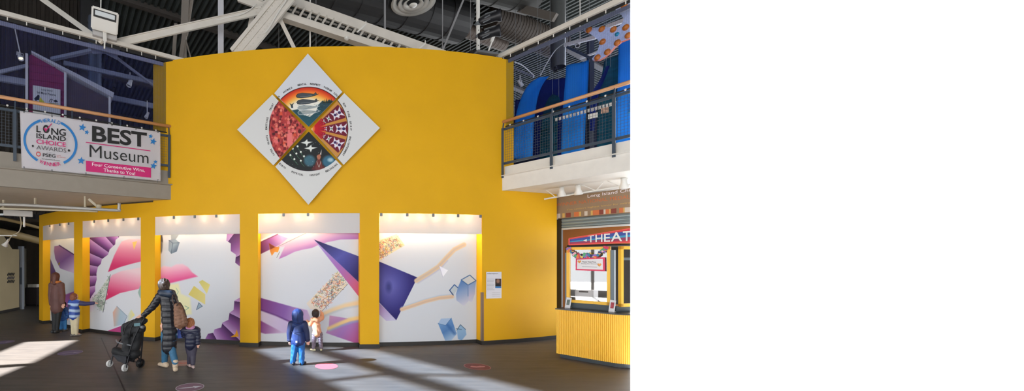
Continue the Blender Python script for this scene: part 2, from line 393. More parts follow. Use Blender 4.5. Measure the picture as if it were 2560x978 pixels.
# the tall clear opening (left patch) and the tinted window with its mullions (middle patch)
bm = NB()
panes = [patch((190, 851), (60, 855.5), (-60, 903), (-40, 915.5), (76, 909)),
         patch((55, 916.5), (-30, 923), (-150, 968), (-110, 978), (-40, 955)),
         patch((-10, 854), (-60, 857), (-110, 875), (-40, 872))]
def fp(a, b, t): return a+(b-a)*t
Lf, Rt = FL(640, 876), FL(938, 877); dirL = (FL(820, 957)-Lf).normalized(); dirR = (FL(1240, 955)-Rt).normalized()
mA, mB = FL(735, 868), FL(960, 940); dirM = (mB-mA).normalized(); mA2 = FL(800, 868)
def on(P, D, t): q = P+D*t; return back_to_wall(q)
tint = []
e0, e1, e2 = -.05, 2.62, 2.72
tint.append([on(Lf, dirL, e0), on(Lf, dirL, e1), on(mA, dirM, e1+.05), on(mA, dirM, e0)])
tint.append([on(mA2, dirM, e0), on(mA2, dirM, e1+.05), on(Rt, dirR, e1-.3), on(Rt, dirR, e0)])
tint.append([on(Lf, dirL, e2+.05), on(Lf, dirL, 7), on(mA, dirM, 7), on(mA, dirM, e2+.1)])
tint.append([on(mA2, dirM, e2+.1), on(mA2, dirM, 7), on(Rt, dirR, 7), on(Rt, dirR, e2-.25)])
from mathutils.geometry import tessellate_polygon
outer = [(-30, 0), (24, 0), (24, 26), (-30, 26)]
def wall_with_holes(outer, hs, off, th):
    bm = NB(); polys = [outer]+hs; flat = [Vector((x, y, 0)) for P in polys for x, y in P]
    tris = tessellate_polygon([[Vector((x, y, 0)) for x, y in P] for P in polys])
    vs = [bm.verts.new(wP+wX*v.x-wN*off+Vector((0, 0, v.y))) for v in flat]
    for t in tris:
        try: bm.faces.new([vs[i] for i in t])
        except ValueError: pass
    bmesh.ops.recalc_face_normals(bm, faces=bm.faces)
    bmesh.ops.solidify(bm, geom=bm.faces[:], thickness=th); return bm
low = [[(a, .35), (a+1.55, .35), (a+1.55, 3.1), (a, 3.1)] for a in (-11.2, -9.5, -7.8, -6.1, -4.4, -2.7)]
high = [[(a, .35), (a+3.0, .35), (a+3.0, 5.4), (a, 5.4)] for a in (-27, -23.6, -20.2, -16.8, -13.4)]
allh = [h for h in panes+tint+low+high]
tag(ob('wall_window', wall_with_holes(outer, allh, 0, .04), WHT), kind='structure')
gm = bpy.data.materials.new('tinted_glazing'); gm.use_nodes = True; nt = gm.node_tree; nt.nodes.remove(nt.nodes['Principled BSDF'])
tr = nt.nodes.new('ShaderNodeBsdfTransparent'); tr.inputs[0].default_value = (.36, .47, .62, 1); nt.links.new(tr.outputs[0], nt.nodes['Material Output'].inputs[0])
for i, h in enumerate(tint):
    bm = NB(); bm.faces.new([bm.verts.new(wP+wX*x-wN*.02+Vector((0, 0, z))) for x, z in h]); tag(ob('window_%d' % (i+1), bm, gm), kind='structure')
fm = bpy.data.materials.new('frosted_fill_glazing'); fm.use_nodes = True; nt = fm.node_tree; nt.nodes.remove(nt.nodes['Principled BSDF'])  # frosted panes added out of view as fill light from the left
tl = nt.nodes.new('ShaderNodeBsdfTranslucent'); tl.inputs[0].default_value = (.62, .63, .66, 1); nt.links.new(tl.outputs[0], nt.nodes['Material Output'].inputs[0])
for i, h in enumerate(high):
    bm = NB(); bm.faces.new([bm.verts.new(wP+wX*x-wN*.02+Vector((0, 0, z))) for x, z in h]); tag(ob('window_%d' % (i+11), bm, fm), kind='structure')
# ------------------------------------------------------------------ mural panels in the five niches
RM = R-.2
def fan(P, c, n, dark, mid, light, ph=0):
    a = np.arctan2(P.y-c[1], P.x-c[0])/(2*math.pi)*n+ph; t = (a-np.floor(a))[..., None]
    d, m_, l = (np.array(q, float) for q in (dark, mid, light))
    return np.where(t < .5, d*(1-2*t)+m_*2*t, m_*(2-2*t)+l*(2*t-1))
DK, MD, LT = (70, 34, 84), (136, 84, 148), (186, 148, 200)
CONF = [(220, 110, 90), (90, 130, 160), (235, 170, 70), (110, 150, 110), (120, 110, 130), (230, 140, 110), (70, 90, 100), (150, 90, 60)]
def m1(P):
    P.poly([(110, 590), (186, 590), (186, 640), (150, 614), (136, 616), (128, 640), (110, 640)], (236, 226, 200), 8, .6)
    P.poly([(150, 614), (136, 616), (135, 628), (138, 647), (150, 671), (163, 676), (190, 685), (190, 639)], P.grad((136, 625), (168, 118, 150), (178, 680), (206, 184, 212), (124, 86, 142)), 1.2)
    P.line([(148, 613.5), (190, 640)], 2.4, (70, 40, 80), 1.5)
    P.poly([(110, 620), (124, 643), (161, 733), (158, 738), (150, 760), (110, 760)], P.grad((124, 650), (92, 78, 140), (140, 735), (66, 40, 66), (70, 46, 100)), 1.5)
    P.poly([(146, 628+30), (149, 655), (150, 660), (146, 664)], (150, 130, 40), 1)
    P.poly([(150, 742), (190, 727), (190, 790), (150, 806)], P.grad((160, 738), (150, 84, 150), (165, 805), (222, 212, 226), (176, 112, 176)), 3)
def m2(P):
    fp_ = [(210, 580), (300, 580), (297, 594), (289, 600), (288, 611), (274, 624), (270, 637), (255, 648), (252, 660), (245, 667), (241, 684), (242, 698), (238, 713), (238, 728), (228, 742), (222, 756), (210, 770)]
    P.poly([(210, 740), (236, 726), (244, 745), (232, 775), (210, 785)], (214, 190, 216), 8, .7)
    P.poly(fp_, fan(P, (352, 690), 30, DK, MD, LT), 1)
    P.poly([(270, 680.5), (276, 664), (285, 640), (296, 618), (304, 604), (322, 598), (356, 598), (356, 653), (328, 660), (300, 668)], P.grad((325, 596), (240, 205, 208), (318, 668), (206, 52, 104), (226, 130, 158)), 2)
    P.poly([(262, 752), (270, 705), (280, 688), (303, 678), (356, 668), (356, 719), (345, 723), (300, 733)], P.grad((318, 676), (236, 208, 214), (304, 742), (206, 50, 100), (230, 140, 168)), 2)
    P.poly([(331, 606), (343, 603), (335, 625)], (240, 200, 110), 1.2)
    tri = [(276, 687), (257.7, 781), (230, 751)]; P.poly(tri, (192, 200, 190), 1); scribbles(P, tri, 110, [(90, 120, 100), (110, 150, 120), (150, 150, 140), (230, 230, 225), (90, 90, 100)], 4); P.line([(276, 687), (257.7, 781)], 1.2, (80, 80, 90))
    P.poly([(345, 732), (350, 715), (356, 712), (356, 748), (350, 745)], (150, 180, 170), 1.5)
    P.poly([(282, 781), (292, 766), (318, 791), (311, 811), (285, 817)], P.grad((283, 790), (214, 170, 150), (316, 796), (176, 190, 206), (166, 188, 200)), 1.5); P.line([(292, 766), (318, 791), (308, 812)], 1.2, (120, 140, 160))
    P.poly([(318, 791), (328, 774), (337, 788), (318, 808)], P.grad((318, 785), (200, 210, 214), (336, 785), (228, 216, 130)), 1.5)
    P.poly([(257, 832), (309, 813), (360, 792), (360, 850), (257, 838)], P.grad((270, 830), (196, 70, 130), (350, 810), (166, 60, 130)), 1)
def m3(P):
    P.disc(402.5, 608, 5, 24, (70, 70, 74), 2)
    P.poly([(404, 606), (422, 606), (422, 628), (404, 626)], (200, 204, 206), 6, .6)
    P.poly([(427, 584), (449, 584), (440, 598), (428, 600)], (150, 158, 166), 1.2)
    P.poly([(422, 601), (437, 597), (449, 607), (442, 629), (428, 635), (421, 626)], P.grad((422, 605), (136, 146, 158), (446, 625), (96, 110, 126), (150, 166, 178)), 1); P.line([(422, 601), (432, 608), (428, 634)], 1, (70, 84, 100)); P.line([(432, 608), (449, 607)], 1, (80, 94, 110))
    P.poly([(396, 672), (410, 665), (428, 668), (440, 661), (456, 660), (470, 668), (480, 681), (494, 691.5), (422, 709), (396, 716)], P.grad((450, 660), (242, 204, 214), (456, 702), (224, 74, 136), (236, 146, 180)), 3.5)
    P.poly([(422, 711), (446, 709), (452, 735), (475, 745), (479, 785), (440, 795), (425, 760)], (234, 228, 168), 6, .8)
    P.line([(440, 720), (446, 730), (438, 742)], 1, (120, 170, 150)); P.line([(462, 765), (472, 770), (460, 778)], 1.2, (90, 150, 130))
    P.poly([(497, 705), (506, 700), (525, 712), (517, 735)], P.grad((500, 703), (206, 196, 110), (520, 730), (226, 212, 130)), 1)
    P.poly([(485, 715), (513, 736), (513, 762), (471, 737)], P.grad((480, 725), (212, 196, 104), (513, 760), (226, 212, 140)), 1)
    P.poly([(497, 757), (491, 775), (506, 766)], (150, 170, 186), 1); P.line([(497, 757), (491, 775), (506, 766), (497, 757)], 1.2, (70, 90, 116))
    up = [(568, 578), (566, 602), (577, 609), (577, 628), (590, 637), (588, 657), (598, 665), (608, 668), (608, 578)]
    P.poly(up, fan(P, (505, 690), 15, DK, MD, LT, .2), 1)
    st = [(508, 858), (511, 852), (520, 835), (534, 832), (536, 824), (553, 819), (556, 807), (571, 800), (574, 782), (584, 775), (586, 752), (599, 745), (608, 742), (608, 862)]
    P.poly(st, fan(P, (478, 735), 21, DK, MD, (196, 156, 208), .45), 1)
    P.poly([(576, 843), (588, 836), (592, 824), (597, 842)], (228, 156, 30), 1)
def m4(P):
    sw = [(640, 576), (905, 576), (905, 598), (852, 599), (817, 606), (793, 614), (780, 620), (754, 625), (736, 630), (714, 641), (697, 648), (712, 616), (677, 623), (640, 641)]
    P.poly(sw, P.grad((760, 584), (240, 222, 214), (772, 628), (172, 112, 184), (220, 176, 204)), 2)
    P.poly([(640, 576), (700, 576), (640, 606)], P.grad((660, 580), (214, 150, 150), (672, 596), (236, 196, 190)), 2)
    P.poly([(640, 611), (694, 586), (720, 596), (700, 612), (677, 623), (640, 641)], P.grad((650, 612), (100, 40, 80), (706, 606), (204, 164, 204), (140, 84, 146)), 2)
    P.line([(640, 611), (694, 586)], 2, (90, 40, 70), 2)
    P.line([(695, 617), (767, 582)], 1.2, (140, 132, 130)); P.line([(699, 630), (692, 644)], 1.2, (120, 120, 110))
    P.poly([(672, 608), (688, 617), (699, 618), (695, 631), (687, 630), (679.5, 640), (675, 628)], P.grad((675, 612), (180, 90, 30), (694, 632), (236, 160, 60)), 1); P.poly([(672, 608), (688, 618), (676, 624)], (120, 50, 24), 1)
    cf = [(845, 678), (870, 710), (805, 778), (776, 773), (766, 759)]
    P.poly(cf, P.grad((770, 770), (226, 214, 200), (850, 690), (228, 214, 190)), 1.2)
    scribbles(P, [(845, 680), (868, 710), (812, 768), (785, 764), (778, 752)], 420, CONF+[(230, 225, 215)]*3, 4.4, 1.0, 5); P.line([(870, 710), (805, 778)], 1, (120, 110, 110))
    P.poly([(784.5, 599), (905, 644), (905, 714)], P.grad((800, 600), (38, 34, 82), (880, 700), (44, 40, 106), (86, 88, 170)), 1)
    P.poly([(784.5, 599), (905, 714), (905, 752)], P.grad((790, 606), (160, 150, 214), (896, 735), (206, 90, 120), (170, 112, 186)), 1)
    P.poly([(640, 742), (733, 768), (770, 775), (778, 800), (768, 826), (708, 833), (663, 835), (640, 830)], P.grad((660, 790), (206, 192, 212), (776, 800), (222, 214, 224), (200, 180, 214)), 4)
    P.poly([(640, 742), (733, 768), (768, 776), (776, 796), (760, 812), (725, 806), (690, 789), (640, 772)], P.grad((648, 760), (118, 54, 124), (774, 800), (206, 182, 216), (134, 92, 164)), 2)
    P.line([(640, 771), (690, 789), (728, 806)], 3, (84, 40, 104), 4, .8)
    P.poly([(640, 796), (708, 832), (663, 835), (640, 828)], P.grad((648, 815), (130, 62, 130), (706, 832), (200, 180, 206)), 3)
    P.line([(807, 787), (834, 775), (863, 765), (905, 756)], 12, (236, 206, 158), 7, .9); P.line([(807, 792), (834, 781), (863, 771), (905, 764)], 4, (176, 192, 212), 5, .7)
    P.poly([(824, 789), (873, 797), (905, 799), (905, 864), (815, 833), (822, 816)], P.grad((822, 800), (200, 150, 186), (890, 860), (176, 84, 140), (166, 118, 186)), 2)
    P.line([(823, 822), (853, 808), (873, 800), (905, 794)], 10, (238, 206, 140), 5, .95); P.line([(823, 827), (853, 815), (880, 806), (905, 802)], 4, (140, 170, 206), 5, .7)
def m5(P):
    cf = [(940, 604), (992, 585), (1012, 614), (940, 655)]; P.poly(cf, (232, 212, 170), 1.2); scribbles(P, [(940, 610), (990, 590), (1006, 612), (940, 652)], 330, CONF+[(240, 220, 180)]*3, 4.2, 1.0, 8)
    qd = [(938, 650), (1043.7, 694), (990.6, 801), (938, 746)]
    d = np.hypot((P.x-975)/1.0, (P.y-715)/1.25)/62; t = np.clip(d, 0, 1)[..., None]
    P.poly(qd, np.array((104, 106, 186.))*(1-t)+np.array((36, 30, 104.))*t, 1); P.disc(972, 718, 7, 12, (44, 44, 106), 8, .7)
    P.poly([(938, 748), (990.6, 801), (966, 803), (950, 788), (938, 790)], P.grad((948, 765), (160, 130, 190), (975, 802), (196, 190, 222)), 1)
    s1 = [(1041, 702), (1072, 683), (1096, 667), (1115, 646), (1136, 624), (1160, 612)]
    P.line(s1, 11, (224, 196, 156), 3); P.line(s1, 4, (190, 176, 176), 5, .7); P.line([(x+4, y+6) for x, y in s1[:4]], 2, (170, 160, 190), 4, .6)
    s2 = [(1004, 774), (1040, 762), (1063, 754), (1099, 745), (1131, 742)]
    P.line([(x, y-5) for x, y in s2], 3, (170, 190, 216), 4, .8); P.line(s2, 9, (230, 196, 160), 3); P.line([(x, y+1) for x, y in s2], 3, (200, 176, 160), 4, .7)
    P.poly([(1098, 665), (1107, 693), (1120, 676)], P.grad((1100, 670), (232, 232, 246), (1116, 684), (246, 246, 250)), 1); P.line([(1098, 665), (1107, 693)], 1, (190, 186, 206))
    P.poly([(1124, 726), (1136, 712), (1146, 721), (1133, 738)], (190, 200, 206), 1); P.line([(1124, 726), (1136, 712), (1146, 721)], 2.4, (60, 96, 150)); P.line([(1124, 726), (1133, 738)], 2.4, (44, 70, 120))
    P.poly([(1146, 716), (1153, 700), (1170, 713), (1190, 703), (1186, 738), (1180, 757), (1172, 752), (1160, 766), (1141, 751), (1140, 735)], P.grad((1150, 704), (84, 126, 186), (1172, 762), (216, 212, 224), (150, 170, 206)), 1.5)
    P.poly([(1170, 713), (1190, 703), (1187, 736), (1172, 750)], P.grad((1180, 710), (130, 160, 206), (1180, 748), (206, 196, 216)), 2)
    P.poly([(1153, 700), (1174.6, 688), (1190, 702), (1170, 713)], (206, 208, 208), 1); P.line([(1153, 700), (1174.6, 688), (1190, 702), (1170, 713), (1153, 700)], 2.2, (64, 104, 156)); P.line([(1170, 713), (1170, 740)], 2, (110, 140, 190), 3)
    P.poly([(1095, 809), (1114, 814), (1128.6, 795.5), (1142, 835), (1128, 852), (1113, 852)], P.grad((1098, 805), (118, 160, 208), (1130, 852), (176, 200, 224), (84, 130, 188)), 1.5)
    P.line([(1118, 812), (1136, 834)], 6, (60, 104, 168), 7, .8)
    P.poly([(1095, 809), (1102.6, 797), (1128.6, 795.5), (1114, 814)], (168, 192, 222), 1); P.line([(1095, 809), (1114, 814), (1128.6, 795.5)], 1.2, (76, 116, 168))
    P.poly([(1142, 826), (1151, 812), (1164, 824), (1166, 837), (1154, 852), (1145, 848)], P.grad((1150, 815), (150, 184, 214), (1154, 850), (130, 168, 210)), 2); P.line([(1142, 826), (1151, 812), (1164, 824)], 1.4, (60, 90, 120)); P.line([(1140, 822), (1154, 824)], 1.2, (60, 90, 120))
MUR = [('purple horn and dark sail painted on the leftmost mural panel, beside the dark corridor', m1, 260),
       ('mural panel with two big pink crescents and a purple pleated fan', m2, 340),
       ('mural panel with one pink blot and yellow paper shapes, purple stairs at its right edge', m3, 420),
       ('mural panel with a navy spike over a slanting confetti strip, two children before it', m4, 440),
       ('mural panel with a big navy quadrilateral and blue crystals, rightmost of the five', m5, 440)]
for (a, b), (lab, fn, nu) in zip(op, MUR):
    z0, z1 = .085, 2.98; a2, b2 = a+.0005, b-.0005
    def pos(u, v, a=a2, b=b2): ph = a+(b-a)*u; return np.stack([CX+RM*np.sin(ph), CY-RM*np.cos(ph), z0+(z1-z0)*v], -1)
    o = paint_grid('mural_panel', pos, nu, 400, fn); tag(o, lab, 'mural', 'mural panels in the niches')
# ------------------------------------------------------------------ light coves: frosted valances with small clips, lamps behind
vm = bpy.data.materials.new('frosted_acrylic'); vm.use_nodes = True; nt = vm.node_tree; b = nt.nodes['Principled BSDF']
b.inputs['Base Color'].default_value = (.76, .75, .75, 1); b.inputs['Roughness'].default_value = .45
tl = nt.nodes.new('ShaderNodeBsdfTranslucent'); tl.inputs[0].default_value = (.9, .88, .86, 1); mx = nt.nodes.new('ShaderNodeMixShader'); mx.inputs[0].default_value = .35
nt.links.new(b.outputs[0], mx.inputs[1]); nt.links.new(tl.outputs[0], mx.inputs[2]); nt.links.new(mx.outputs[0], nt.nodes['Material Output'].inputs[0])
CLIPS = [[125, 150, 172], [236, 271, 309, 346], [435, 487, 541], [709, 770], [953, 1018, 1083, 1145, 1201]]
LAMPS = [[(128, 4), (160, 5)], [(232, 5), (262, 5), (295, 4), (330, 3)], [(420, 5), (445, 5), (510, 6), (555, 6)], [(668, 9), (690, 6), (745, 8), (775, 6)], [(975, 10), (1015, 8), (1050, 10), (1090, 8), (1130, 10), (1170, 7)]]
CL = ['narrow white light valance above the leftmost purple mural', 'white light valance above the pink crescent mural', 'white light valance above the mural with yellow paper shapes',
      'white light valance with two grey clips above the navy spike mural', 'brightest white light valance, above the navy quadrilateral mural']
for (a, b), cl, lp, lab in zip(op, CLIPS, LAMPS, CL):
    mid = cyl((a+b)/2, ZV, R-.01); t = empty('light_valance', mid, lab, 'light cove', 'light valances above the murals')
    bm = NB(); curved_slab(bm, a+.0005, b-.0005, ZV, ZO-.002, R-.004, R-.014); ob('diffuser_panel', bm, vm, t)
    for x in cl:
        p = phi_px(x); bm = NB(); N = Vector((math.sin(p), -math.cos(p), 0)); box(bm, cyl(p, ZO-.035, R+.006), (.055, .02, .07), Vector((math.cos(p), math.sin(p), 0)), bev=.004); ob('clip', bm, GREY, t)
    for x, e in lp:
        p = phi_px(x); L = bpy.data.lights.new('cove_lamp', 'POINT'); L.energy = e*1.5; L.color = (1, .91, .74); L.shadow_soft_size = .04
        o = bpy.data.objects.new('cove_lamp', L); COL.objects.link(o); o.location = cyl(p, ZO-.09, R-.085)-Vector(mid); o.parent = t
# ------------------------------------------------------------------ metal corner guard and the placard to its right
p = phi_px(1205.5); bm = NB(); zt = W(0, 731, cyl(p, 0).y).z
T = Vector((math.cos(p), math.sin(p), 0)); Nn = Vector((math.sin(p), -math.cos(p), 0))
box(bm, cyl(p, zt/2+.0, R+.006)+T*.012, (.05, .006, zt), T); box(bm, cyl(p, zt/2, R-.015)+T*-.014, (.006, .05, zt), T)
tag(ob('corner_guard', bm, mat('brushed_steel', (150, 132, 118), .35, .7)), 'brushed metal corner guard at the right edge of the rightmost niche', 'corner guard')
pp = phi_px(1235); pc = cyl(pp, 0, R+.02); PL = Plane(pc, (math.cos(pp), math.sin(pp), 0))
t = empty('info_placard', PL.px(1235, 713), 'white framed info placard with a small portrait photo on the yellow wall', 'placard')
bm = NB(); s0, z0 = PL.sz(1216, 747); s1, z1 = PL.sz(1254, 680)
box(bm, PL.at((s0+s1)/2, (z0+z1)/2, -.006), (s1-s0, .012, z1-z0), PL.X, bev=.002); ob('board', bm, mat('placard_white', (222, 220, 226), .4), t)
def photo(P):
    P.c[:] = (64, 44, 36); P.disc(1245, 703, 4, 5, (150, 110, 90), 2); P.poly([(1238, 722), (1241, 710), (1249, 710), (1253, 722)], (24, 24, 30), 1.5); P.poly([(1238, 716), (1253, 716), (1253, 722), (1238, 722)], (70, 130, 190), 1.5)
cs = [PL.px(*q, .001) for q in ((1238, 720.5), (1253, 720.5), (1253, 697), (1238, 697))]; paint_grid('photo', quad_pos(*cs), 40, 60, photo, t)
bm = NB(); text_px(bm, 'United Aspects II', PL, 1218, 686.3, 1245, 686.3, 3.2, .03, .001)
ob('lettering', bm, mat('ink_black', (34, 32, 44), .6), t)
for i in range(9): word('------------', 1218, 698+i*3.4, 1236-(i*5 % 4), 698+i*3.4, .7, 0, mat('ink_grey', (120, 116, 124), .6), PL, t, .001, 'text_line')
for i in range(3): word('--------------', 1230, 733+i*4, 1250, 733+i*4, .6, 0, mat('ink_grey', (120, 116, 124), .6), PL, t, .001, 'text_line')
# ------------------------------------------------------------------ the four-part medallion on the wall
YM = 8.93
def mw(x, y, off=0): return W(x, y, YM-off)
mt_, mr, mb, ml = (769.5, 134), (949.5, 320), (771, 512), (593, 324)
hTL, hTR, hBR, hBL = (682.5, 234.5), (859, 231), (857.5, 414), (685, 415.5); ctr = (771.5, 322.5); RX, RY = 97.5, 104
def ring(P):
    P.disc(ctr[0], ctr[1], RX+1.6, RY+1.6, (36, 20, 22), 1)
def whale(P, x, y, w, fill, edge, a=1):
    pts = [(x-w*.5, y+1), (x-w*.42, y-4), (x-w*.2, y-6.5), (x+w*.15, y-5), (x+w*.36, y-3.5), (x+w*.45, y-8), (x+w*.5, y-3), (x+w*.58, y-4), (x+w*.42, y), (x+w*.1, y+4), (x-w*.25, y+6), (x-w*.45, y+5)]
    P.poly(pts, fill, 1, a); P.line(pts+[pts[0]], .9, edge, .9); P.line([(x-w*.3, y+3), (x, y+2), (x+w*.25, y)], .8, (150, 160, 165), .9, .8)
def art_top(P):
    ring(P); d = np.hypot((P.x-ctr[0])/RX, (P.y-ctr[1])/RY); t = np.clip((1-d)*3.2, 0, 1)[..., None]; st = [np.array(c, float) for c in ((196, 40, 30), (238, 110, 40), (246, 190, 90), (236, 232, 220))]
    c = np.where(t < .33, st[0]*(1-t*3)+st[1]*t*3, np.where(t < .66, st[1]*(1-(t-.33)*3)+st[2]*(t-.33)*3, st[2]*(1-np.clip((t-.66)*3, 0, 1))+st[3]*np.clip((t-.66)*3, 0, 1)))
    P.mix(np.clip(.5+(1-d)*90, 0, 1), c)
    sea = [(722, 270), (730, 276), (745, 273), (760, 288), (775, 292), (790, 280), (796, 262), (806, 252), (815, 258), (822, 249), (832, 254), (840, 262), (771, 330)]
    P.poly(sea, P.grad((780, 262), (44, 70, 80), (772, 320), (36, 92, 104)), 1.5)
    r = random.Random(2)
    for i in range(60): x, y = r.uniform(735, 830), r.uniform(262, 315); P.line([(x, y), (x+r.uniform(3, 8), y-r.uniform(0, 3))], .8, r.choice([(90, 130, 140), (24, 50, 60), (60, 110, 120)]), .9, .7)
    for i in range(9): P.poly([(806+i*4, 258), (808+i*4, 250-(i % 3)*2), (811+i*4, 258)], (36, 50, 46), 1)
    for k, y in enumerate((239, 255, 269, 281)): whale(P, 766+k*1.5, y, 52, (72, 80, 86) if k < 2 else (96, 112, 118), (24, 28, 32) if k < 2 else (206, 214, 216), 1 if k < 2 else .55)
    P.poly([(727, 264), (724, 258), (729, 261), (735, 257), (732, 263), (733, 270), (728, 270)], (44, 60, 70), 1)
def art_left(P):
    ring(P); P.disc(*ctr, RX, RY, (176, 60, 62), 1); r = random.Random(4)
    for i in range(520):
        x, y = r.uniform(672, 770), r.uniform(235, 412); P.disc(x, y, r.uniform(1.5, 4.2), r.uniform(2, 5.5), r.choice([(210, 90, 84), (90, 26, 32), (150, 44, 50), (226, 116, 100), (70, 22, 30), (190, 70, 64)]), 1.4, .85)
    for i in range(30):
        x, y = r.uniform(682, 742), r.uniform(262, 390); P.disc(x, y, 3, 3.6, (230, 130, 110), 1.2); P.poly([(x-4, y+12), (x-3, y+4), (x+3, y+4), (x+4, y+12)], r.choice([(214, 84, 60), (226, 110, 110), (120, 30, 40)]), 1.2)
    P.poly([(718, 334), (730, 332), (730, 364), (718, 366)], (232, 120, 120), 1)
    d = np.hypot((P.x-ctr[0])/(RX+1.6), (P.y-ctr[1])/(RY+1.6)); P.mix(np.clip((d-1)*90, 0, 1), (214, 214, 212))
def art_bottom(P):
    ring(P); P.disc(*ctr, RX, RY, (34, 38, 40), 1); r = random.Random(9)
    for x, y in ((722, 378), (732, 372), (744, 366), (741, 384), (752, 380), (760, 391), (736, 398), (726, 388), (752, 402)):
        P.disc(x, y, 2.4, 2.6, (236, 240, 230), 1.2); P.line([(x, y+2), (x+3, y+8), (x+9, y+14)], .9, (70, 120, 90), .9)
    for ox, oy, s in ((766, 358, 1), (776, 372, 1.1)):
        P.poly([(ox-14*s, oy-1), (ox-4*s, oy-4), (ox+2*s, oy-10), (ox+3*s, oy-4), (ox+16*s, oy-3), (ox+4*s, oy+1), (ox+1*s, oy+9), (ox-2*s, oy+2)], (226, 230, 226), 1)
    P.disc(774, 402, 14, 14, (70, 120, 140), 6, .8); P.disc(822, 404, 16, 15, (60, 120, 150), 6, .8); P.disc(826, 400, 7, 5, (190, 214, 220), 4, .8)
    P.poly([(786, 425), (789, 408), (793, 398), (800, 398), (805, 408), (808, 425)], (110, 52, 50), 1.5); P.disc(797, 392, 5, 7, (176, 110, 84), 1.2); P.poly([(792, 389), (796, 383), (802, 387), (803, 396), (801, 384)], (40, 30, 30), 1); P.poly([(800, 386), (804, 374), (803, 387)], (230, 220, 214), 1); P.line([(792, 404), (797, 418)], 1, (200, 190, 180)); P.line([(802, 404), (798, 418)], 1, (200, 190, 180))
    P.poly([(778, 424), (786, 412), (790, 426)], (90, 40, 44), 1.5); P.poly([(806, 426), (808, 412), (814, 422)], (90, 40, 44), 1.5)
    for i in range(40): P.disc(r.uniform(705, 835), r.uniform(350, 420), .7, .7, (180, 200, 196), .8, .6)
    d = np.hypot((P.x-ctr[0])/(RX+1.6), (P.y-ctr[1])/(RY+1.6)); P.mix(np.clip((d-1)*90, 0, 1), (214, 214, 212))
def art_right(P):
    ring(P); P.disc(*ctr, RX, RY, (200, 140, 66), 1)
    for k in (-1, 0, 1):
        a0 = k*.52; ca, sa = math.cos(a0), math.sin(a0)
        def q(u, v): return (778+u*ca-v*sa, 322+u*sa+v*ca)
        P.poly([q(8, 0), q(88, -19), q(93, 0), q(88, 19)], (110, 26, 50), 1.2)
        for u, s in ((36, 5), (50, 7), (68, 11), (80, 12)):
            P.poly([q(u-s*.7, -s), q(u, -s*.45), q(u+s*.8, -s*1.15), q(u+s*.45, 0), q(u+s*.8, s*1.15), q(u, s*.45), q(u-s*.7, s), q(u-s*.35, 0)], (226, 222, 232), 1)
            P.disc(*q(u+s*.1, 0), s*.34, s*.3, (60, 40, 90) if u > 60 else (110, 150, 120), 1)
    for k in range(-5, 6):
        a0 = k*.16; P.line([(780, 322), (780+34*math.cos(a0), 322+34*math.sin(a0))], 3.2, (190, 24, 40), 1)
    P.disc(772, 322, 23, 24, (196, 30, 40), 2); P.disc(770, 322, 17, 17, (236, 120, 50), 4); P.disc(768, 322, 13, 14, (246, 224, 160), 4)
    d = np.hypot((P.x-ctr[0])/(RX+1.6), (P.y-ctr[1])/(RY+1.6)); P.mix(np.clip((d-1)*90, 0, 1), (214, 214, 212))
g = 3.2
kites = [('topmost white diamond panel of the medallion, four whales under a red sky', art_top, [mt_, (hTR[0]-g, hTR[1]-g*.4), (ctr[0]+.3, ctr[1]-2*g+.3), (hTL[0]+g, hTL[1]-g*.4)], [('AIR', -46), ('ANIMALS', -30), ('MENTAL', -9), ('RESPECT', 9), ('WISDOM', 27), ('LOGIC', 42)]),
         ('left white diamond panel of the medallion, crowd of people in red tones', art_left, [ml, (hTL[0]-g*.5, hTL[1]+g*.6), (ctr[0]-2*g+.4, ctr[1]), (hBL[0]-g*.5, hBL[1]-g*.6)], [('WATER', -121), ('PLANTS', -104), ('EMOTIONS', -83), ('TRUST', -61)]),
         ('bottom white diamond panel of the medallion, night scene with white birds', art_bottom, [mb, (hBL[0]+g, hBL[1]+g*.4), (ctr[0]+.3, ctr[1]+2*g), (hBR[0]-g, hBR[1]+g*.4)], [('EARTH', 143), ('PHYSICAL', 165), ('INSIGHT', 188), ('BELONGING', 212)][::1]),
         ('right white diamond panel of the medallion, purple and orange sun rays', art_right, [mr, (hBR[0]+g*.5, hBR[1]-g*.6), (ctr[0]+2*g, ctr[1]), (hTR[0]+g*.5, hTR[1]+g*.6)], [('SUN', 58), ('FIRE', 71), ('SPIRIT', 86), ('ENLIGHTENMENT', 113)])]
INK = mat('print_black', (26, 24, 26), .6)
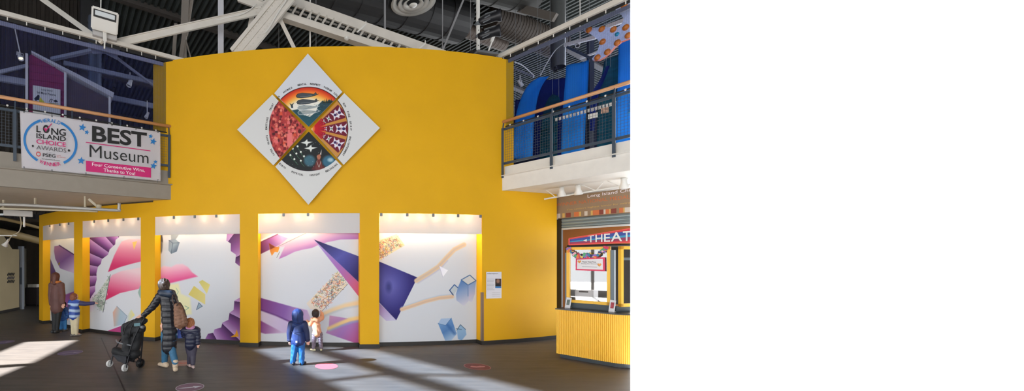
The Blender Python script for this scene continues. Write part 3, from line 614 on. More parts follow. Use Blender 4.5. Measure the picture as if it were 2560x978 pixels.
for lab, fn, q, words_ in kites:
    t = empty('art_panel', mw(sum(p[0] for p in q)/4, sum(p[1] for p in q)/4), lab, 'art panel', 'four panels of the wall medallion')
    bm = NB(); prism(bm, [mw(*p) for p in q], Vector((0, .035, 0))); ob('board', bm, mat('panel_white', (216, 216, 214), .5), t)
    bm = NB(); cq = sum((mw(*p) for p in q), Vector())/4; tube(bm, [cq+Vector((0, .03, 0)), cq+Vector((0, .16, 0))], .03, 10); ob('standoff', bm, GREY, t)
    paint_grid('print', quad_pos(*[mw(*p, .002) for p in q]), 250, 250, fn, t)
    for wd_, adeg in words_:
        bm = NB()
        low = 90 < abs(adeg) <= 270 and adeg > 120
        n = len(wd_); stp = (4.1 if not low else -4.1)
        for i, ch in enumerate(wd_):
            if ch == ' ': continue
            a = math.radians((adeg if not low else adeg)+(i-(n-1)/2)*2.05*(1 if not low else -1)*(1.0))
            if low: a = math.radians((360-adeg) if False else adeg+0)+math.radians((i-(n-1)/2)*-2.05) if False else math.radians((180-(adeg-180))+(-(i-(n-1)/2))*2.05)
            rr = 1.085 if not low else 1.115; cx, cy = ctr[0]+math.sin(a)*RX*rr, ctr[1]-math.cos(a)*RY*rr
            ang = a if not low else a+math.pi; c_, s_ = math.cos(ang), math.sin(ang)
            text(bm, ch, lambda x, y: mw(cx+x*c_+y*s_, cy+x*s_-y*c_, .005), (-1.7 if ch != 'I' else -.55, -2.4, 1.7 if ch != 'I' else .55, 2.4), .035)
        ob('lettering', bm, INK, t)
# ------------------------------------------------------------------ galleries left and right
LP1, LP0 = Vector((-3.47, 9.77, 0)), Vector((-6.265, 7.95, 0))
LU = (LP1-LP0).normalized(); LN = Vector((LU.y, -LU.x, 0))   # LN looks into the hall
RP1, RP0 = Vector((4.50, 9.62, 0)), Vector((5.87, 7.42, 0))
RU = (RP0-RP1).normalized(); RN = Vector((RU.y, -RU.x, 0))
RN = -RN if RN.x > 0 else RN
LPL, RPL = Plane(LP0, LU), Plane(RP1, RU)
LL = (LP1-LP0).length; RL = (RP0-RP1).length
LA = -.35                                                  # the left gallery starts just outside the picture
def lg(s, z, off=0): p = LP0+LU*s+LN*off; return Vector((p.x, p.y, z))
def rg(s, z, off=0): p = RP1+RU*s+RN*off; return Vector((p.x, p.y, z))
# decks
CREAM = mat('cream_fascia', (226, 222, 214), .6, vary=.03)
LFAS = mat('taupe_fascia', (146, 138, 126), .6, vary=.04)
def deck(name, fn, s0, s1, depth, z0, z1, m):
    bm = NB(); prism(bm, [fn(s0, z0, -.02), fn(s1, z0, -.02), fn(s1, z0, -depth), fn(s0, z0, -depth)], Vector((0, 0, z1-z0))); return tag(ob(name, bm, m), kind='structure')
bm = NB()
def zs(px, py, pl): return pl.sz(px, py)[1]
# left gallery floor: a wedge that stays clear of the sunlight's way in
def wallcut(fn, s, off): return fn(s, 0, off)
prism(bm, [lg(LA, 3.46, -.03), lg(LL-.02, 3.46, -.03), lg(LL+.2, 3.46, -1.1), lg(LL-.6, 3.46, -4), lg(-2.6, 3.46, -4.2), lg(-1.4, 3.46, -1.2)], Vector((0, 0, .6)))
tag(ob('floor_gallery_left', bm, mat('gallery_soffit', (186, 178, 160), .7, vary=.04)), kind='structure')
bm = NB(); prism(bm, [rg(.0, 3.66, -.03), rg(RL+.6, 3.66, -.03), rg(RL+.6, 3.66, -8), rg(.3, 3.66, -8)], Vector((0, 0, .4)))
tag(ob('floor_gallery_right', bm, CREAM), kind='structure')
# fascias with a lip
def fascia(name, fn, s0, s1, zb, zm, zt, m):
    bm = NB(); prism(bm, [fn(s0, zb, .02), fn(s0, zb, .06), fn(s0, zm, .06), fn(s0, zm+.015, .10), fn(s0, zm+.03, .10), fn(s0, zm+.03, .0), fn(s0, zt, .0), fn(s0, zt, -.03), fn(s0, zb, -.03)], fn(s1, 0)-fn(s0, 0))
    return tag(ob(name, bm, m), kind='structure')
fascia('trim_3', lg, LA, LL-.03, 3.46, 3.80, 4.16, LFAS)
fascia('trim_4', rg, .03, RL+.6, 3.655, 3.985, 4.23, CREAM)
# railings
def wire_panel(bm, fn, s0, s1, z0, z1, off, step=.055, r=.0028):
    n = max(2, int((s1-s0)/step))
    for i in range(n+1):
        s = s0+(s1-s0)*i/n; tube(bm, [fn(s, z0, off), fn(s, z1, off)], r, 4, False)
    n = max(2, int((z1-z0)/step))
    for i in range(n+1):
        z = z0+(z1-z0)*i/n; tube(bm, [fn(s0, z, off), fn(s1, z, off)], r, 4, False)
WIRE = mat('grey_wire', (92, 100, 110), .4, .5)
def railing(label, fn, s0, s1, posts, zb, zr, zh, zpost, m=RAILM):
    t = empty('balcony_railing', fn(s0, zb), label, 'railing')
    bm = NB(); tube(bm, [fn(s0, zh, .03), fn(s1, zh, .03)], .038, 14); ob('handrail', bm, WOOD, t, True)
    for z, nm in ((zb, 'bottom_rail'), (zr, 'top_rail')):
        bm = NB(); bar(bm, fn(s0, z, .03), fn(s1, z, .03), .035, .05); ob(nm, bm, m, t)
    for s in posts:
        bm = NB(); bar(bm, fn(s, zpost, .075), fn(s, zr+.02, .075), .055, .02, fn(0, 0, 1)-fn(0, 0, 0)); bar(bm, fn(s, zr, .06), fn(s, zh-.03, .035), .022, .022, LU); ob('post', bm, m, t)
    pp_ = [s0]+list(posts)+[s1]
    for a, b in zip(pp_, pp_[1:]):
        if b-a > .15: bm = NB(); wire_panel(bm, fn, a+.04, b-.04, zb+.03, zr-.03, .03); ob('wire_mesh', bm, WIRE, t)
    return t
lposts = [LPL.d(x)[0] for x in (38, 180, 300, 421)]
railing('railing of the left gallery, oak handrail over slate posts, behind the award banner', lg, LA, LL-.02, lposts, 4.28, 5.0, 5.235, 3.98)
rposts = [RPL.d(x)[0] for x in (1261, 1383, 1539)]
railing('railing of the right gallery, oak handrail over slate posts and wire mesh', rg, .02, RL+.6, rposts, 4.30, 5.12, 5.30, 3.95)
# safety nets under white beams, laced with black cord
nm_ = bpy.data.materials.new('blue_netting'); nm_.use_nodes = True; nt = nm_.node_tree; b = nt.nodes['Principled BSDF']; b.inputs['Base Color'].default_value = (*lin((18, 28, 84)), 1); b.inputs['Roughness'].default_value = .9
tc = nt.nodes.new('ShaderNodeUVMap'); wv = nt.nodes.new('ShaderNodeTexWave'); wv.inputs['Scale'].default_value = 1.0; wv.bands_direction = 'X'; nt.links.new(tc.outputs[0], wv.inputs[0])
rp = nt.nodes.new('ShaderNodeMapRange'); rp.inputs[3].default_value = .16; rp.inputs[4].default_value = .36; nt.links.new(wv.outputs['Fac'], rp.inputs[0])
tr = nt.nodes.new('ShaderNodeBsdfTransparent'); tr.inputs[0].default_value = (.72, .77, .92, 1); mx = nt.nodes.new('ShaderNodeMixShader'); nt.links.new(rp.outputs[0], mx.inputs[0]); nt.links.new(tr.outputs[0], mx.inputs[1]); nt.links.new(b.outputs[0], mx.inputs[2]); nt.links.new(mx.outputs[0], nt.nodes['Material Output'].inputs[0])
nr_ = nm_.copy(); nr_.name = 'clear_netting'; nr_.node_tree.nodes['Map Range'].inputs[3].default_value = .05; nr_.node_tree.nodes['Map Range'].inputs[4].default_value = .16
def net(label, fn, s0, s1, zb, zt, off, m, cord, corner):
    t = empty('safety_net', fn(s0, zb, off), label, 'net')
    bm = NB(); v = [bm.verts.new(fn(s, z, off)) for s, z in ((s0, zb), (s1, zb), (s1, zt), (s0, zt))]; f = bm.faces.new(v); uv = bm.loops.layers.uv.new()
    for l, (x, y) in zip(f.loops, ((0, 0), (s1-s0, 0), (s1-s0, 1), (0, 1))): l[uv].uv = (x*9, y)
    me = bpy.data.meshes.new('netting'); bm.to_mesh(me); bm.free(); link_mesh('netting', me, m, t)
    bm = NB(); tube(bm, [fn(s0, zb, off+.01), fn(s1, zb, off+.01)], .016, 8); ob('hem', bm, BLK, t)
    bm = NB(); bar(bm, fn(s0, zt+.045, off), fn(s1, zt+.045, off), .01, .06); ob('hem', bm, BLK, t)
    bm = NB(); sc, za, zc = corner; tube(bm, spline([fn(sc+.015*(i % 2), za+(zc-za)*i/9, off+.02) for i in range(10)], 3), .016, 8); ob('edge_cord', bm, BLK, t)
    n = int((s1-s0)/.33)
    for i in range(n):
        s = s0+.15+(s1-s0-.2)*i/n
        bm = NB(); lathe(bm, [(0, 0), (.022, .004), (.018, .016), (0, .02)], fn(s, zb+.005, off+.012), fn(0, 0, 1)-fn(0, 0, 0), 10); ob('snap', bm, LAMPW, t)
        bm = NB(); box(bm, fn(s, zt+.06, off+.008), (.016, .012, .08)); ob('lacing', bm, LAMPW, t)
    return t
net('blue-tinted safety net over the left gallery railing, black hem', lg, LA, LL-.03, 5.10, 6.80, -.05, nm_, BLK, (LL-.035, 4.95, 6.84))
net('clear dark safety net over the right gallery railing, behind the white slanting beam', rg, .03, RL+.6, 5.20, 6.80, -.05, nr_, BLK, (.02, 3.72, 6.8))
def ibeam(bm, a, b, h, w, up=Vector((0, 0, 1))):
    bar(bm, a, b, w*.16, h*.98, up); u = Vector((0, 0, 1))
    for s in (-1, 1): bar(bm, a+u*s*h/2, b+u*s*h/2, w, h*.14, up)
bm = NB(); bar(bm, lg(LA, 6.93, -.02), lg(LL+.3, 6.95, -.02), .06, .09); tag(ob('net_beam', bm, STEEL), 'cream steel beam sloping along the top of the left safety net', 'beam')
bm = NB(); bar(bm, lg(LA, 6.77, -.12), lg(LL-.05, 6.77, -.12), .03, .085); tag(ob('net_rail', bm, mat('lilac_rail', (176, 174, 184), .5)), 'pale rail just behind the top of the blue left net', 'rail')
bm = NB(); bar(bm, rg(-.25, 6.94, -.02), rg(RL+.6, 6.93, -.02), .06, .10); tag(ob('net_beam', bm, STEEL), 'cream steel beam rising along the top of the right safety net', 'beam')
bm = NB(); bar(bm, rg(.03, 6.78, -.12), rg(RL+.6, 6.78, -.12), .03, .08); tag(ob('net_rail', bm, mat('mid_grey_rail', (124, 124, 128), .5)), 'grey rail just behind the top of the right net', 'rail')
# loose white cable ends where the right beam meets the wall
bm = NB(); a = rg(-.1, 6.92, .05)
for k in range(3): tube(bm, spline([a+Vector((-.05*k, 0, .05)), a+Vector((.05, 0, -.06-.03*k)), a+Vector((.13, -.03, .03)), a+Vector((.16, 0, -.25-.2*k))], 6), .008, 6)
tag(ob('cable_bundle', bm, mat('cable_grey', (180, 176, 172), .6)), 'tangle of pale cables where the right beam meets the yellow wall', 'cable')
# ---- award banner
BP = Plane(LP0, LU, .12 if LN.dot(Plane(LP0, LU).n) > 0 else -.12)
t = empty('award_banner', BP.px(225, 365), 'white award banner reading BEST Museum hung on the left gallery railing', 'banner')
def banner_mesh():
    (a0, _), (a1, _) = BP.sz(50, 300), BP.sz(401, 300); tl, tr_, br, bl = BP.sz(49.5, 277), BP.sz(401, 330), BP.sz(402, 453), BP.sz(54, 420)
    nu, nv = 60, 26
    bm = NB(); g = []
    for j in range(nv):
        row = []
        for i in range(nu):
            u, v = i/(nu-1), j/(nv-1); s = (bl[0]*(1-u)+br[0]*u)*(1-v)+(tl[0]*(1-u)+tr_[0]*u)*v; z = (bl[1]*(1-u)+br[1]*u)*(1-v)+(tl[1]*(1-u)+tr_[1]*u)*v
            row.append(bm.verts.new(BP.at(s, z, .006*math.sin(u*17+v*2)*(.3+.7*(1-v))-.008)))
        g.append(row)
    for j in range(nv-1):
        for i in range(nu-1): bm.faces.new((g[j][i], g[j][i+1], g[j+1][i+1], g[j+1][i]))
    bmesh.ops.solidify(bm, geom=bm.faces[:], thickness=.002); return bm
ob('sheet', banner_mesh(), mat('banner_vinyl', (250, 247, 252), .45), t, True)
PINK = mat('print_pink', (206, 18, 112), .5); BLUE = mat('print_blue', (24, 122, 196), .5); RED = mat('print_red', (206, 60, 60), .5); WINK = mat('print_white', (244, 236, 242), .5); GINK = mat('print_grey', (70, 66, 72), .5)
word('BEST', 230, 354, 367, 369.5, 40, .028, INK); word('Museum', 224, 393, 371, 409.5, 31, -.004, INK)
word('L', 91, 330.5, 102, 331.5, 16.5, .016, INK); word('NG', 128, 337.5, 164.5, 340.5, 17.5, .016, INK); word('ISLAND', 91, 345.5, 164.5, 354, 12.5, .014, INK); word('CHOICE', 91, 359, 164.5, 368, 11.5, .012, PINK)
word('AWARDS', 91, 373.5, 165.5, 382, 10.5, -.008, GINK); word('PSEG', 107, 391.5, 139, 395, 8.5, .016, INK); word('LONG', 142, 389.5, 152, 390.5, 2.2, 0, RED); word('ISLAND', 142, 393.5, 164, 396, 2.4, 0, RED); word('presented', 117, 381.5, 137, 384, 1.6, 0, GINK); word('lichoiceawards.com', 105, 398.5, 150, 403.5, 3.2, .006, INK)
bm = NB()
def quad_px(bm, q, off=.005): bm.faces.new([bm.verts.new(BP.px(*p, off)) for p in q])
quad_px(bm, [(214.5, 355), (376, 376.5), (376, 378.5), (214.5, 357)]); ob('rule', bm, PINK, t)
bm = NB(); quad_px(bm, [(215, 402), (377.5, 419.5), (377.5, 444.5), (215, 428.5)], .004); ob('ribbon', bm, PINK, t)
word('Four Consecutive Wins,', 230, 416, 362, 431.5, 9.5, .008, WINK, off=.008); word('Thanks to You!', 259, 429.5, 338, 438.5, 8.5, .008, WINK, off=.008)
def star(cx, cy, r, rot=0):
    bm = NB(); c = bm.verts.new(BP.px(cx, cy, .005)); vs = [bm.verts.new(BP.px(cx+math.sin(rot+k*math.pi/5)*r*(1 if k % 2 == 0 else .45), cy-math.cos(rot+k*math.pi/5)*r*(1 if k % 2 == 0 else .45), .005)) for k in range(10)]
    for k in range(10): bm.faces.new((c, vs[k], vs[(k+1) % 10]))
    ob('star', bm, BLUE, t)
for q in ((206, 319, 10, .2), (217, 331, 6.5, .2), (203, 402, 10, .1), (376.5, 341, 6, .2), (383, 354, 9, .3), (388.5, 405, 5.5, 0), (383.5, 415, 8.5, .2)): star(*q)
def ringpx(cx, cy, rx, ry, w, a0, a1, m, n=60, nm='ring', off=.005):
    bm = NB(); pr = None
    for i in range(n+1):
        a = a0+(a1-a0)*i/n; sk = lambda x, y: BP.px(x, y+(x-cx)*.10, off)
        cur = (bm.verts.new(sk(cx+math.sin(a)*(rx-w/2), cy-math.cos(a)*(ry-w/2))), bm.verts.new(sk(cx+math.sin(a)*(rx+w/2), cy-math.cos(a)*(ry+w/2))))
        if pr: bm.faces.new((pr[0], pr[1], cur[1], cur[0]))
        pr = cur
    ob(nm, bm, m, t)
ringpx(126, 356, 64.5, 56, 6, .42, 2.6, BLUE); ringpx(126, 356, 64.5, 56, 6, math.pi*2-2.62, math.pi*2-.40, BLUE)
ringpx(115.3, 323, 5.6, 8, 4.5, 0, 6.3, INK); ringpx(96, 385.5, 5, 5, 1.8, 0, 6.3, RED)
for x, y in ((82, 365), (172, 376.5)): ringpx(x, y, 1.4, 1.5, 2.6, 0, 6.3, INK, 14, 'dot')
bm = NB(); quad_px(bm, [(109, 322), (112, 319), (115, 324), (116, 331)], .007); quad_px(bm, [(113.5, 330), (113.5, 326), (128, 309), (130.5, 309)], .007); ob('tick', bm, PINK, t)
def arcword(s, cx, cy, rx, ry, a0, a1, h, m, flip=False):
    bm = NB(); n = len(s)
    for i, ch in enumerate(s):
        a = a0+(a1-a0)*(i+.5)/n; px_, py_ = cx+math.sin(a)*rx, cy-math.cos(a)*ry; py_ += (px_-cx)*.10
        ang = (a if not flip else a+math.pi); c_, s_ = math.cos(ang), math.sin(ang); w = abs(a1-a0)/n*rx*.43*(1.25 if ch == 'W' else .45 if ch == 'I' else 1)
        text(bm, ch, lambda x, y: BP.px(px_+x*c_+y*s_, py_+(x*s_-y*c_)+x*.10, .006), (-w, -h/2, w, h/2), .012)
    ob('lettering', bm, m, t)
arcword('HERALD', 126, 356, 62, 54.5, -.40, .42, 9, BLUE); arcword('WINNER', 126, 356, 62, 55, math.pi+.44, math.pi-.42, 9, PINK, True)
for x, y in ((60, 278.5), (130, 289), (205, 300), (280, 311.5), (340, 320.5), (395, 329), (60, 420.5), (130, 428), (215, 435.5), (310, 444.5), (395, 452)):
    bm = NB(); lathe(bm, [(.006, 0), (.014, 0), (.014, .003), (.006, .003)], BP.px(x, y+(2.5 if y < 340 else -2.5), .001), BP.n, 12, True); ob('grommet', bm, GREY, t)
    bm = NB(); q = BP.px(x, y+(2 if y < 340 else -2), .004); e = q+Vector((0, 0, .10 if y < 340 else -.07))-BP.n*.06; tube(bm, [q, (q+e)/2+Vector((0, 0, .01)), e], .005, 6); ob('tie', bm, BLK if y < 340 else GREY, t)
# ---- playhouse on the left gallery
ph = Plane(lg(0, 0, -1.25), LU)
def PH(x, y, off=0): return ph.px(x, y, off)
t = empty('playhouse', PH(170, 300), 'maroon shingled playhouse with white trim and sloped roof on the left gallery', 'playhouse')
bm = NB(); prism(bm, [PH(72, 330), PH(160, 330), PH(160, 183), PH(78, 136), PH(72, 140)], -ph.n*.06); ob('shingle_wall', bm, mat('maroon_shingle', (140, 44, 84), .7, vary=.12, scale=9, stretch=(1, 1, 4)), t)
SH = mat('maroon_shingle_row', (126, 38, 76), .7, vary=.15, scale=8)
for k in range(8):
    yy = 160+k*19; bm = NB(); x0, x1 = 73, 160; bar(bm, PH(x0, yy, .006), PH(x1, yy+12, .006), .012, .012)
    ob('shingle_course', bm, SH, t)
bm = NB(); prism(bm, [PH(162, 330), PH(272, 330), PH(272, 247), PH(162, 190)], -ph.n*.05); ob('side_panel', bm, mat('playhouse_screen', (84, 70, 70), .7, vary=.2, scale=1.5), t)
bm = NB(); bar(bm, PH(67, 330, .02), PH(67, 136, .02), .082, .05, LU); ob('corner_trim', bm, WHT, t)
bm = NB(); bar(bm, PH(163, 330, .02), PH(163, 180, .02), .07, .05, LU); ob('corner_trim', bm, WHT, t)
bm = NB(); bar(bm, PH(273.5, 330, .02), PH(273.5, 242, .02), .08, .05, LU); ob('corner_trim', bm, WHT, t)
bm = NB(); q = [PH(79, 132, .12), PH(284, 236, .12), PH(281, 248, .12), PH(79, 136.5, .12)]; prism(bm, q, -ph.n*.9)
ob('roof', bm, mat('playhouse_roof', (206, 206, 210), .6, vary=.05), t)
sg = Plane(lg(0, 0, -1.19), LU)
t = empty('nature_sign', sg.px(115, 250), 'white sign with a bird drawing, screwed to the maroon playhouse front', 'sign')
bm = NB(); prism(bm, [sg.px(*p) for p in ((82, 213), (151, 224), (151, 330), (82, 330))], -sg.n*.012); ob('board', bm, WHT, t)
word('Long Island', 103, 227, 131, 231, 5.5, .01, INK, sg, t, .004); word('Salt Marsh Preserve', 92, 233.5, 140, 241, 6, .01, INK, sg, t, .004)
def bird(P):
    P.c[:] = (226, 224, 226); P.poly([(85, 247), (92, 240), (96, 236), (99, 240), (98, 250), (93, 250), (90, 253)], (40, 40, 46), 1); P.poly([(98, 250), (101, 243), (106, 250), (112, 256), (98, 256)], (210, 206, 60), 1.5); P.line([(123, 254), (127, 248), (131, 249), (127, 256)], 1.4, (60, 60, 66)); P.poly([(133, 252), (140, 249), (145, 255), (138, 256)], (50, 50, 56), 1.2); P.line([(122, 258), (146, 260)], 1.2, (150, 140, 60))
paint_grid('drawing', quad_pos(*[sg.px(*q, .003) for q in ((84, 262), (149, 271), (149, 246), (84, 235))]), 70, 40, bird, t)
# ---- spotlights
def spotlight(label, p, aim, h=.22, r=.07, m=None, stem=.25, group=None, glow=False, rod=None):
    p = Vector(p); aim = Vector(aim).normalized(); t = empty('spotlight', p, label, 'spotlight', group); m = m or LAMPW
    bm = NB(); lathe(bm, [(0, -h*.5), (r*.55, -h*.5), (r*.62, -h*.2), (r*.95, h*.2), (r, h*.5), (r*.9, h*.5), (r*.8, h*.3), (0, h*.28)], p, aim, 18); ob('lamp_head', bm, m, t, True)
    bm = NB(); lathe(bm, [(0, h*.30), (r*.8, h*.30), (r*.8, h*.33), (0, h*.36)], p, aim, 18); ob('lens', bm, mat('lamp_lens', (255, 236, 190), .3, emit=2.2) if glow else mat('dark_lens', (60, 60, 66), .15), t, True)
    u = Vector((0, 0, 1)); bm = NB(); side = aim.cross(u).normalized()
    tube(bm, [p+side*r*1.05, p+side*r*1.05+u*r*1.3, p-side*r*1.05+u*r*1.3, p-side*r*1.05], .008, 6); ob('yoke', bm, m, t)
    bm = NB(); tube(bm, [p+u*r*1.3, p+u*(r*1.3+stem)] if rod is None else [p+u*r*1.3, Vector(rod)], .012, 8); ob('stem', bm, m, t)
    return t
def lgd(x, y, off): return Plane(lg(0, 0, off), LU).px(x, y)
spotlight('lit spotlight on a long rod, upper left of the playhouse', lgd(50, 140, -.8), (.5, -.35, -.9), .2, .055, None, .3, None, True, lgd(35, 60, -.8))
spotlight('white spotlight right of the playhouse, below the white strut', lgd(325, 208, -1.5), (-.2, -.3, -.8), .2, .065, None, .2)
spotlight('small spotlight right above the low end of the playhouse roof', lgd(285, 214, -1.5), (.2, -.3, -.9), .14, .04, DARK, .2)
spotlight('spotlight low beside the yellow wall end, behind the left net', lgd(368, 288, -.5), (-.3, -.3, -.9), .16, .045, None, .3)
# ---- structure behind the left net
def member(name, label, pts, w, h, m=STEEL, cat='steel strut', group=None, kind=None):
    bm = NB(); a, b = pts; bar(bm, a, b, w, h); d = (Vector(b)-Vector(a)).normalized()
    bar(bm, Vector(a)+Vector((0, 0, h*.62)), Vector(b)+Vector((0, 0, h*.62)), w*.35, h*.25)
    return tag(ob(name, bm, m), label, cat, group, kind)
BST = mat('blue_grey_steel', (150, 154, 170), .55)
member('steel_strut', 'pale strut rising behind the left net towards the beam node over the playhouse', [lgd(130, 148, -1.6), lgd(268, 118, -.5)], .09, .07, BST)
member('steel_strut', 'long pale strut sloping down behind the left net to the yellow wall end', [lgd(160, 158, -2.0), lgd(390, 208, -1.2)], .07, .09, BST)
member('steel_strut', 'thin pale strut falling steeply to the right behind the left net', [lgd(262, 122, -.5), lgd(385, 215, -1.0)], .05, .05, BST)
member('steel_strut', 'pale horizontal tube low behind the left net, right of the playhouse', [lgd(280, 245, -2.2), lgd(392, 268, -1.4)], .09, .11, BST)
member('steel_strut', 'pale tube at the far left behind the net, left of the playhouse', [lgd(-40, 190, -2.2), lgd(66, 208, -2.2)], .10, .13, BST)
member('steel_strut', 'pale tube rising to the playhouse corner at the far left', [lgd(-40, 190, -1.9), lgd(70, 164, -1.9)], .07, .07, BST)
bm = NB(); p = lgd(237, 160, -2.3); lathe(bm, [(.16, -2.0)]+[(.16+.008*(k % 2), -2.0+k*.07) for k in range(1, 46)]+[(.16, 1.25)], p, (0, 0, 1), 20)
tag(ob('spiral_duct', bm, mat('galvanised', (112, 122, 140), .35, .6), smooth=True), 'vertical galvanised spiral duct behind the left net', 'duct')
member('steel_strut', 'cream strut falling from the top edge to the beam node by the floodlight', [W(88, -14, 9.3), lgd(256, 106, -.02)], .07, .10)
bm = NB(); prism(bm, [lgd(x, y, -.4) for x, y in ((222, 112), (262, 108), (300, 122), (292, 150), (262, 134), (232, 136))], LN*.03); tag(ob('gusset_plate', bm, BST), 'pale gusset plate joining the struts behind the net under the floodlight', 'plate')
# ---- floodlight box over the left beam
t = empty('floodlight', lgd(262, 100, .05), 'white box floodlight tilted down on the beam over the left net', 'floodlight')
c = lgd(263, 52, .18); fw = Vector((.35, -.75, -.45)).normalized(); sx = LU; up = fw.cross(sx).normalized(); up = -up if up.z < 0 else up
bm = NB(); box(bm, c, (.52, .34, .44), sx, -fw, up, .02); ob('housing', bm, LAMPW, t)
bm = NB(); box(bm, c+fw*.171+up*.10, (.44, .012, .15), sx, -fw, up, .004); ob('lens_frame', bm, DARK, t)
bm = NB(); box(bm, c+fw*.18+up*.11, (.38, .012, .09), sx, -fw, up, .004); ob('lens', bm, mat('flood_glass', (214, 222, 226), .2), t)
bm = NB(); box(bm, lgd(262, 86, .05), (.48, .12, .2), LU, bev=.01); ob('ballast_box', bm, mat('ballast_grey', (190, 188, 186), .5), t)
bm = NB(); bar(bm, lgd(262, 105, .14), lgd(261, 70, .16), .07, .07, LU); bar(bm, lgd(261, 122, .16), lgd(262, 92, .16), .03, .03, LU); ob('bracket', bm, LAMPW, t)
bm = NB(); tube(bm, [lgd(252, 22, .1), lgd(253, -60, .1)], .012, 8); ob('drop_rod', bm, LAMPW, t)
# ------------------------------------------------------------------ roof steel over the wall
def lattice(bm, a, b, w, h, n, up):
    """two channels tied by battens: face w wide"""
    a, b = Vector(a), Vector(b); d = (b-a).normalized(); u = (up-d*up.dot(d)).normalized()
    for s in (-1, 1): bar(bm, a+u*s*w*.5, b+u*s*w*.5, h, w*.32, u); bar(bm, a+u*s*w*.62, b+u*s*w*.62, h*1.5, w*.07, u)
    for i in range(n):
        c = a+(b-a)*((i+.5)/n); box(bm, c, (.05, h*.5, w*.8), d, d.cross(u), u)
NODE = W(690, 18, 9.9)
t = empty('roof_truss', NODE, 'cream riveted roof truss node and members above the yellow wall', 'truss')
bm = NB(); a, b = W(594, 142, 9.75), W(722, -14, 9.6); d = (b-a).normalized(); u = Vector((d.z, 0, -d.x)).normalized(); f = d.cross(u)
bar(bm, a, b, .10, .40, u)
for s in (-1, 1): bar(bm, a+u*s*.18-Vector((0, .07, 0)), b+u*s*.18-Vector((0, .07, 0)), .05, .09, u)
bar(bm, a-Vector((0, .055, 0)), b-Vector((0, .055, 0)), .03, .05, u); ob('diagonal_chord', bm, STEEL, t)
def rivets(bm, a, b, u, offs, n, y):
    for i in range(n):
        for o_ in offs:
            c = a+(b-a)*((i+.5)/n)+u*o_+Vector((0, y, 0)); lathe(bm, [(.014, 0), (.011, .009), (0, .012)], c, (0, -1, 0), 6)
bm = NB(); rivets(bm, a, b, u, (-.11, .11), 22, -.05); o = ob('rivets', bm, STEEL, t)
bm = NB(); prism(bm, [W(x, y, 9.78) for x, y in ((640, 28), (668, -8), (715, -8), (716, 30), (700, 58), (690, 52), (668, 42))], Vector((0, .03, 0))); ob('gusset_plate', bm, STEEL, t)
bm = NB(); rivets(bm, W(648, 24, 9.77), W(672, -4, 9.77), Vector((.7, 0, -.7)), (-.0, .12, .24), 6, 0); rivets(bm, W(690, 46, 9.77), W(712, 10, 9.77), Vector((.7, 0, -.7)), (-.1, 0), 5, 0); ob('rivets', bm, STEEL, t)
def tm(name, p, q, dp, dq, w, h, m=STEEL, flange=True, par=None):
    bm = NB(); a, b = W(*p, dp), W(*q, dq); bar(bm, a, b, w, h); d = (b-a).normalized(); u = Vector((0, 0, 1)); u = (u-d*u.dot(d)); u = u.normalized() if u.length > .1 else Vector((1, 0, 0))
    if flange: bar(bm, a+u*h*.5, b+u*h*.5, w*1.9, h*.16, u); bar(bm, a-u*h*.5, b-u*h*.5, w*1.1, h*.14, u)
    ob(name, bm, m, par or t)
tm('bottom_chord', (296, 108), (655, 27), 9.25, 9.85, .05, .15)
bm = NB(); tube(bm, spline([W(430, 78, 9.5), W(560, 46, 9.66), W(600, 37, 9.7), W(625, 24, 9.72), W(640, 10, 9.75)], 6), .012, 6); ob('conduit', bm, LAMPW, t)
bm = NB(); tube(bm, spline([W(721, -8, 9.5), W(690, 40, 9.52), W(678, 62, 9.53), W(664, 80, 9.55), W(656, 85, 9.6)], 6), .014, 6); ob('conduit', bm, LAMPW, t)
tm('top_chord', (598, -6), (664, 18), 9.9, 9.85, .06, .18)
tm('web_strut', (633, 22), (621, 88), 10.1, 10.1, .05, .10, flange=False)
tm('web_strut', (702, 52), (738, 126), 9.8, 9.75, .05, .09, flange=False)
t = empty('lattice_girder', W(860, 60, 9.6), 'cream lattice girder with open battens sloping down to the yellow wall top', 'girder')
def gm(nm, p, q, dp, dq, w, h): tm(nm, p, q, dp, dq, w, h, STEEL, False, t)
gm('lower_chord', (692, 38), (1030, 148), 9.9, 9.75, .22, .13)
gm('upper_chord', (716, -2), (1110, 138), 10.2, 9.95, .06, .22)
gm('inner_chord', (700, 28), (1050, 142), 10.0, 9.85, .04, .05)
for i in range(17):
    k = i/17; x0, y0 = 712+k*320, 28+k*104; tm('batten', (x0, y0), (x0+13-4*k, y0-22+11*k), 9.98, 10.1, .02, .05, STEEL, False, t)
for i in range(17):
    k = (i+.5)/17; x0, y0 = 712+k*320, 20+k*104; tm('batten', (x0-8, y0-3), (x0+8, y0+3), 10.25, 10.25, .02, .045, mat('shade_steel', (150, 146, 140), .6), False, t)
for x, y in ((893, 80), (1041, 128)):
    bm = NB(); a = W(x, y, 9.7); b = W(x+22, y-19, 9.75); bar(bm, a, b, .04, .03); bar(bm, b, b+Vector((0, 0, .08)), .02, .02); ob('stay', bm, LAMPW, t)
bm = NB(); lathe(bm, [(0, -.05), (.05, -.03), (.05, .03), (0, .05)], W(866, 96, 9.62), (0, 0, 1), 12); ob('beam_clamp', bm, LAMPW, t)
def rod(label, p, q, dp, dq, r, m=LAMPW, sq=False, name='hanger_rod', cat='rod'):
    bm = NB(); a, b = W(*p, dp), W(*q, dq)
    if sq: bar(bm, a, b, r*1.6, r*2, Vector((0, 1, 0)))
    else: tube(bm, [a, b], r, 10)
    tag(ob(name, bm, m), label, cat)
bm = NB(); a, b = W(552, -160, 10.4), W(552, 140, 10.4)
for s in (-1, 1): bar(bm, a+Vector((s*.045, 0, 0)), b+Vector((s*.045, 0, 0)), .04, .05, (1, 0, 0))
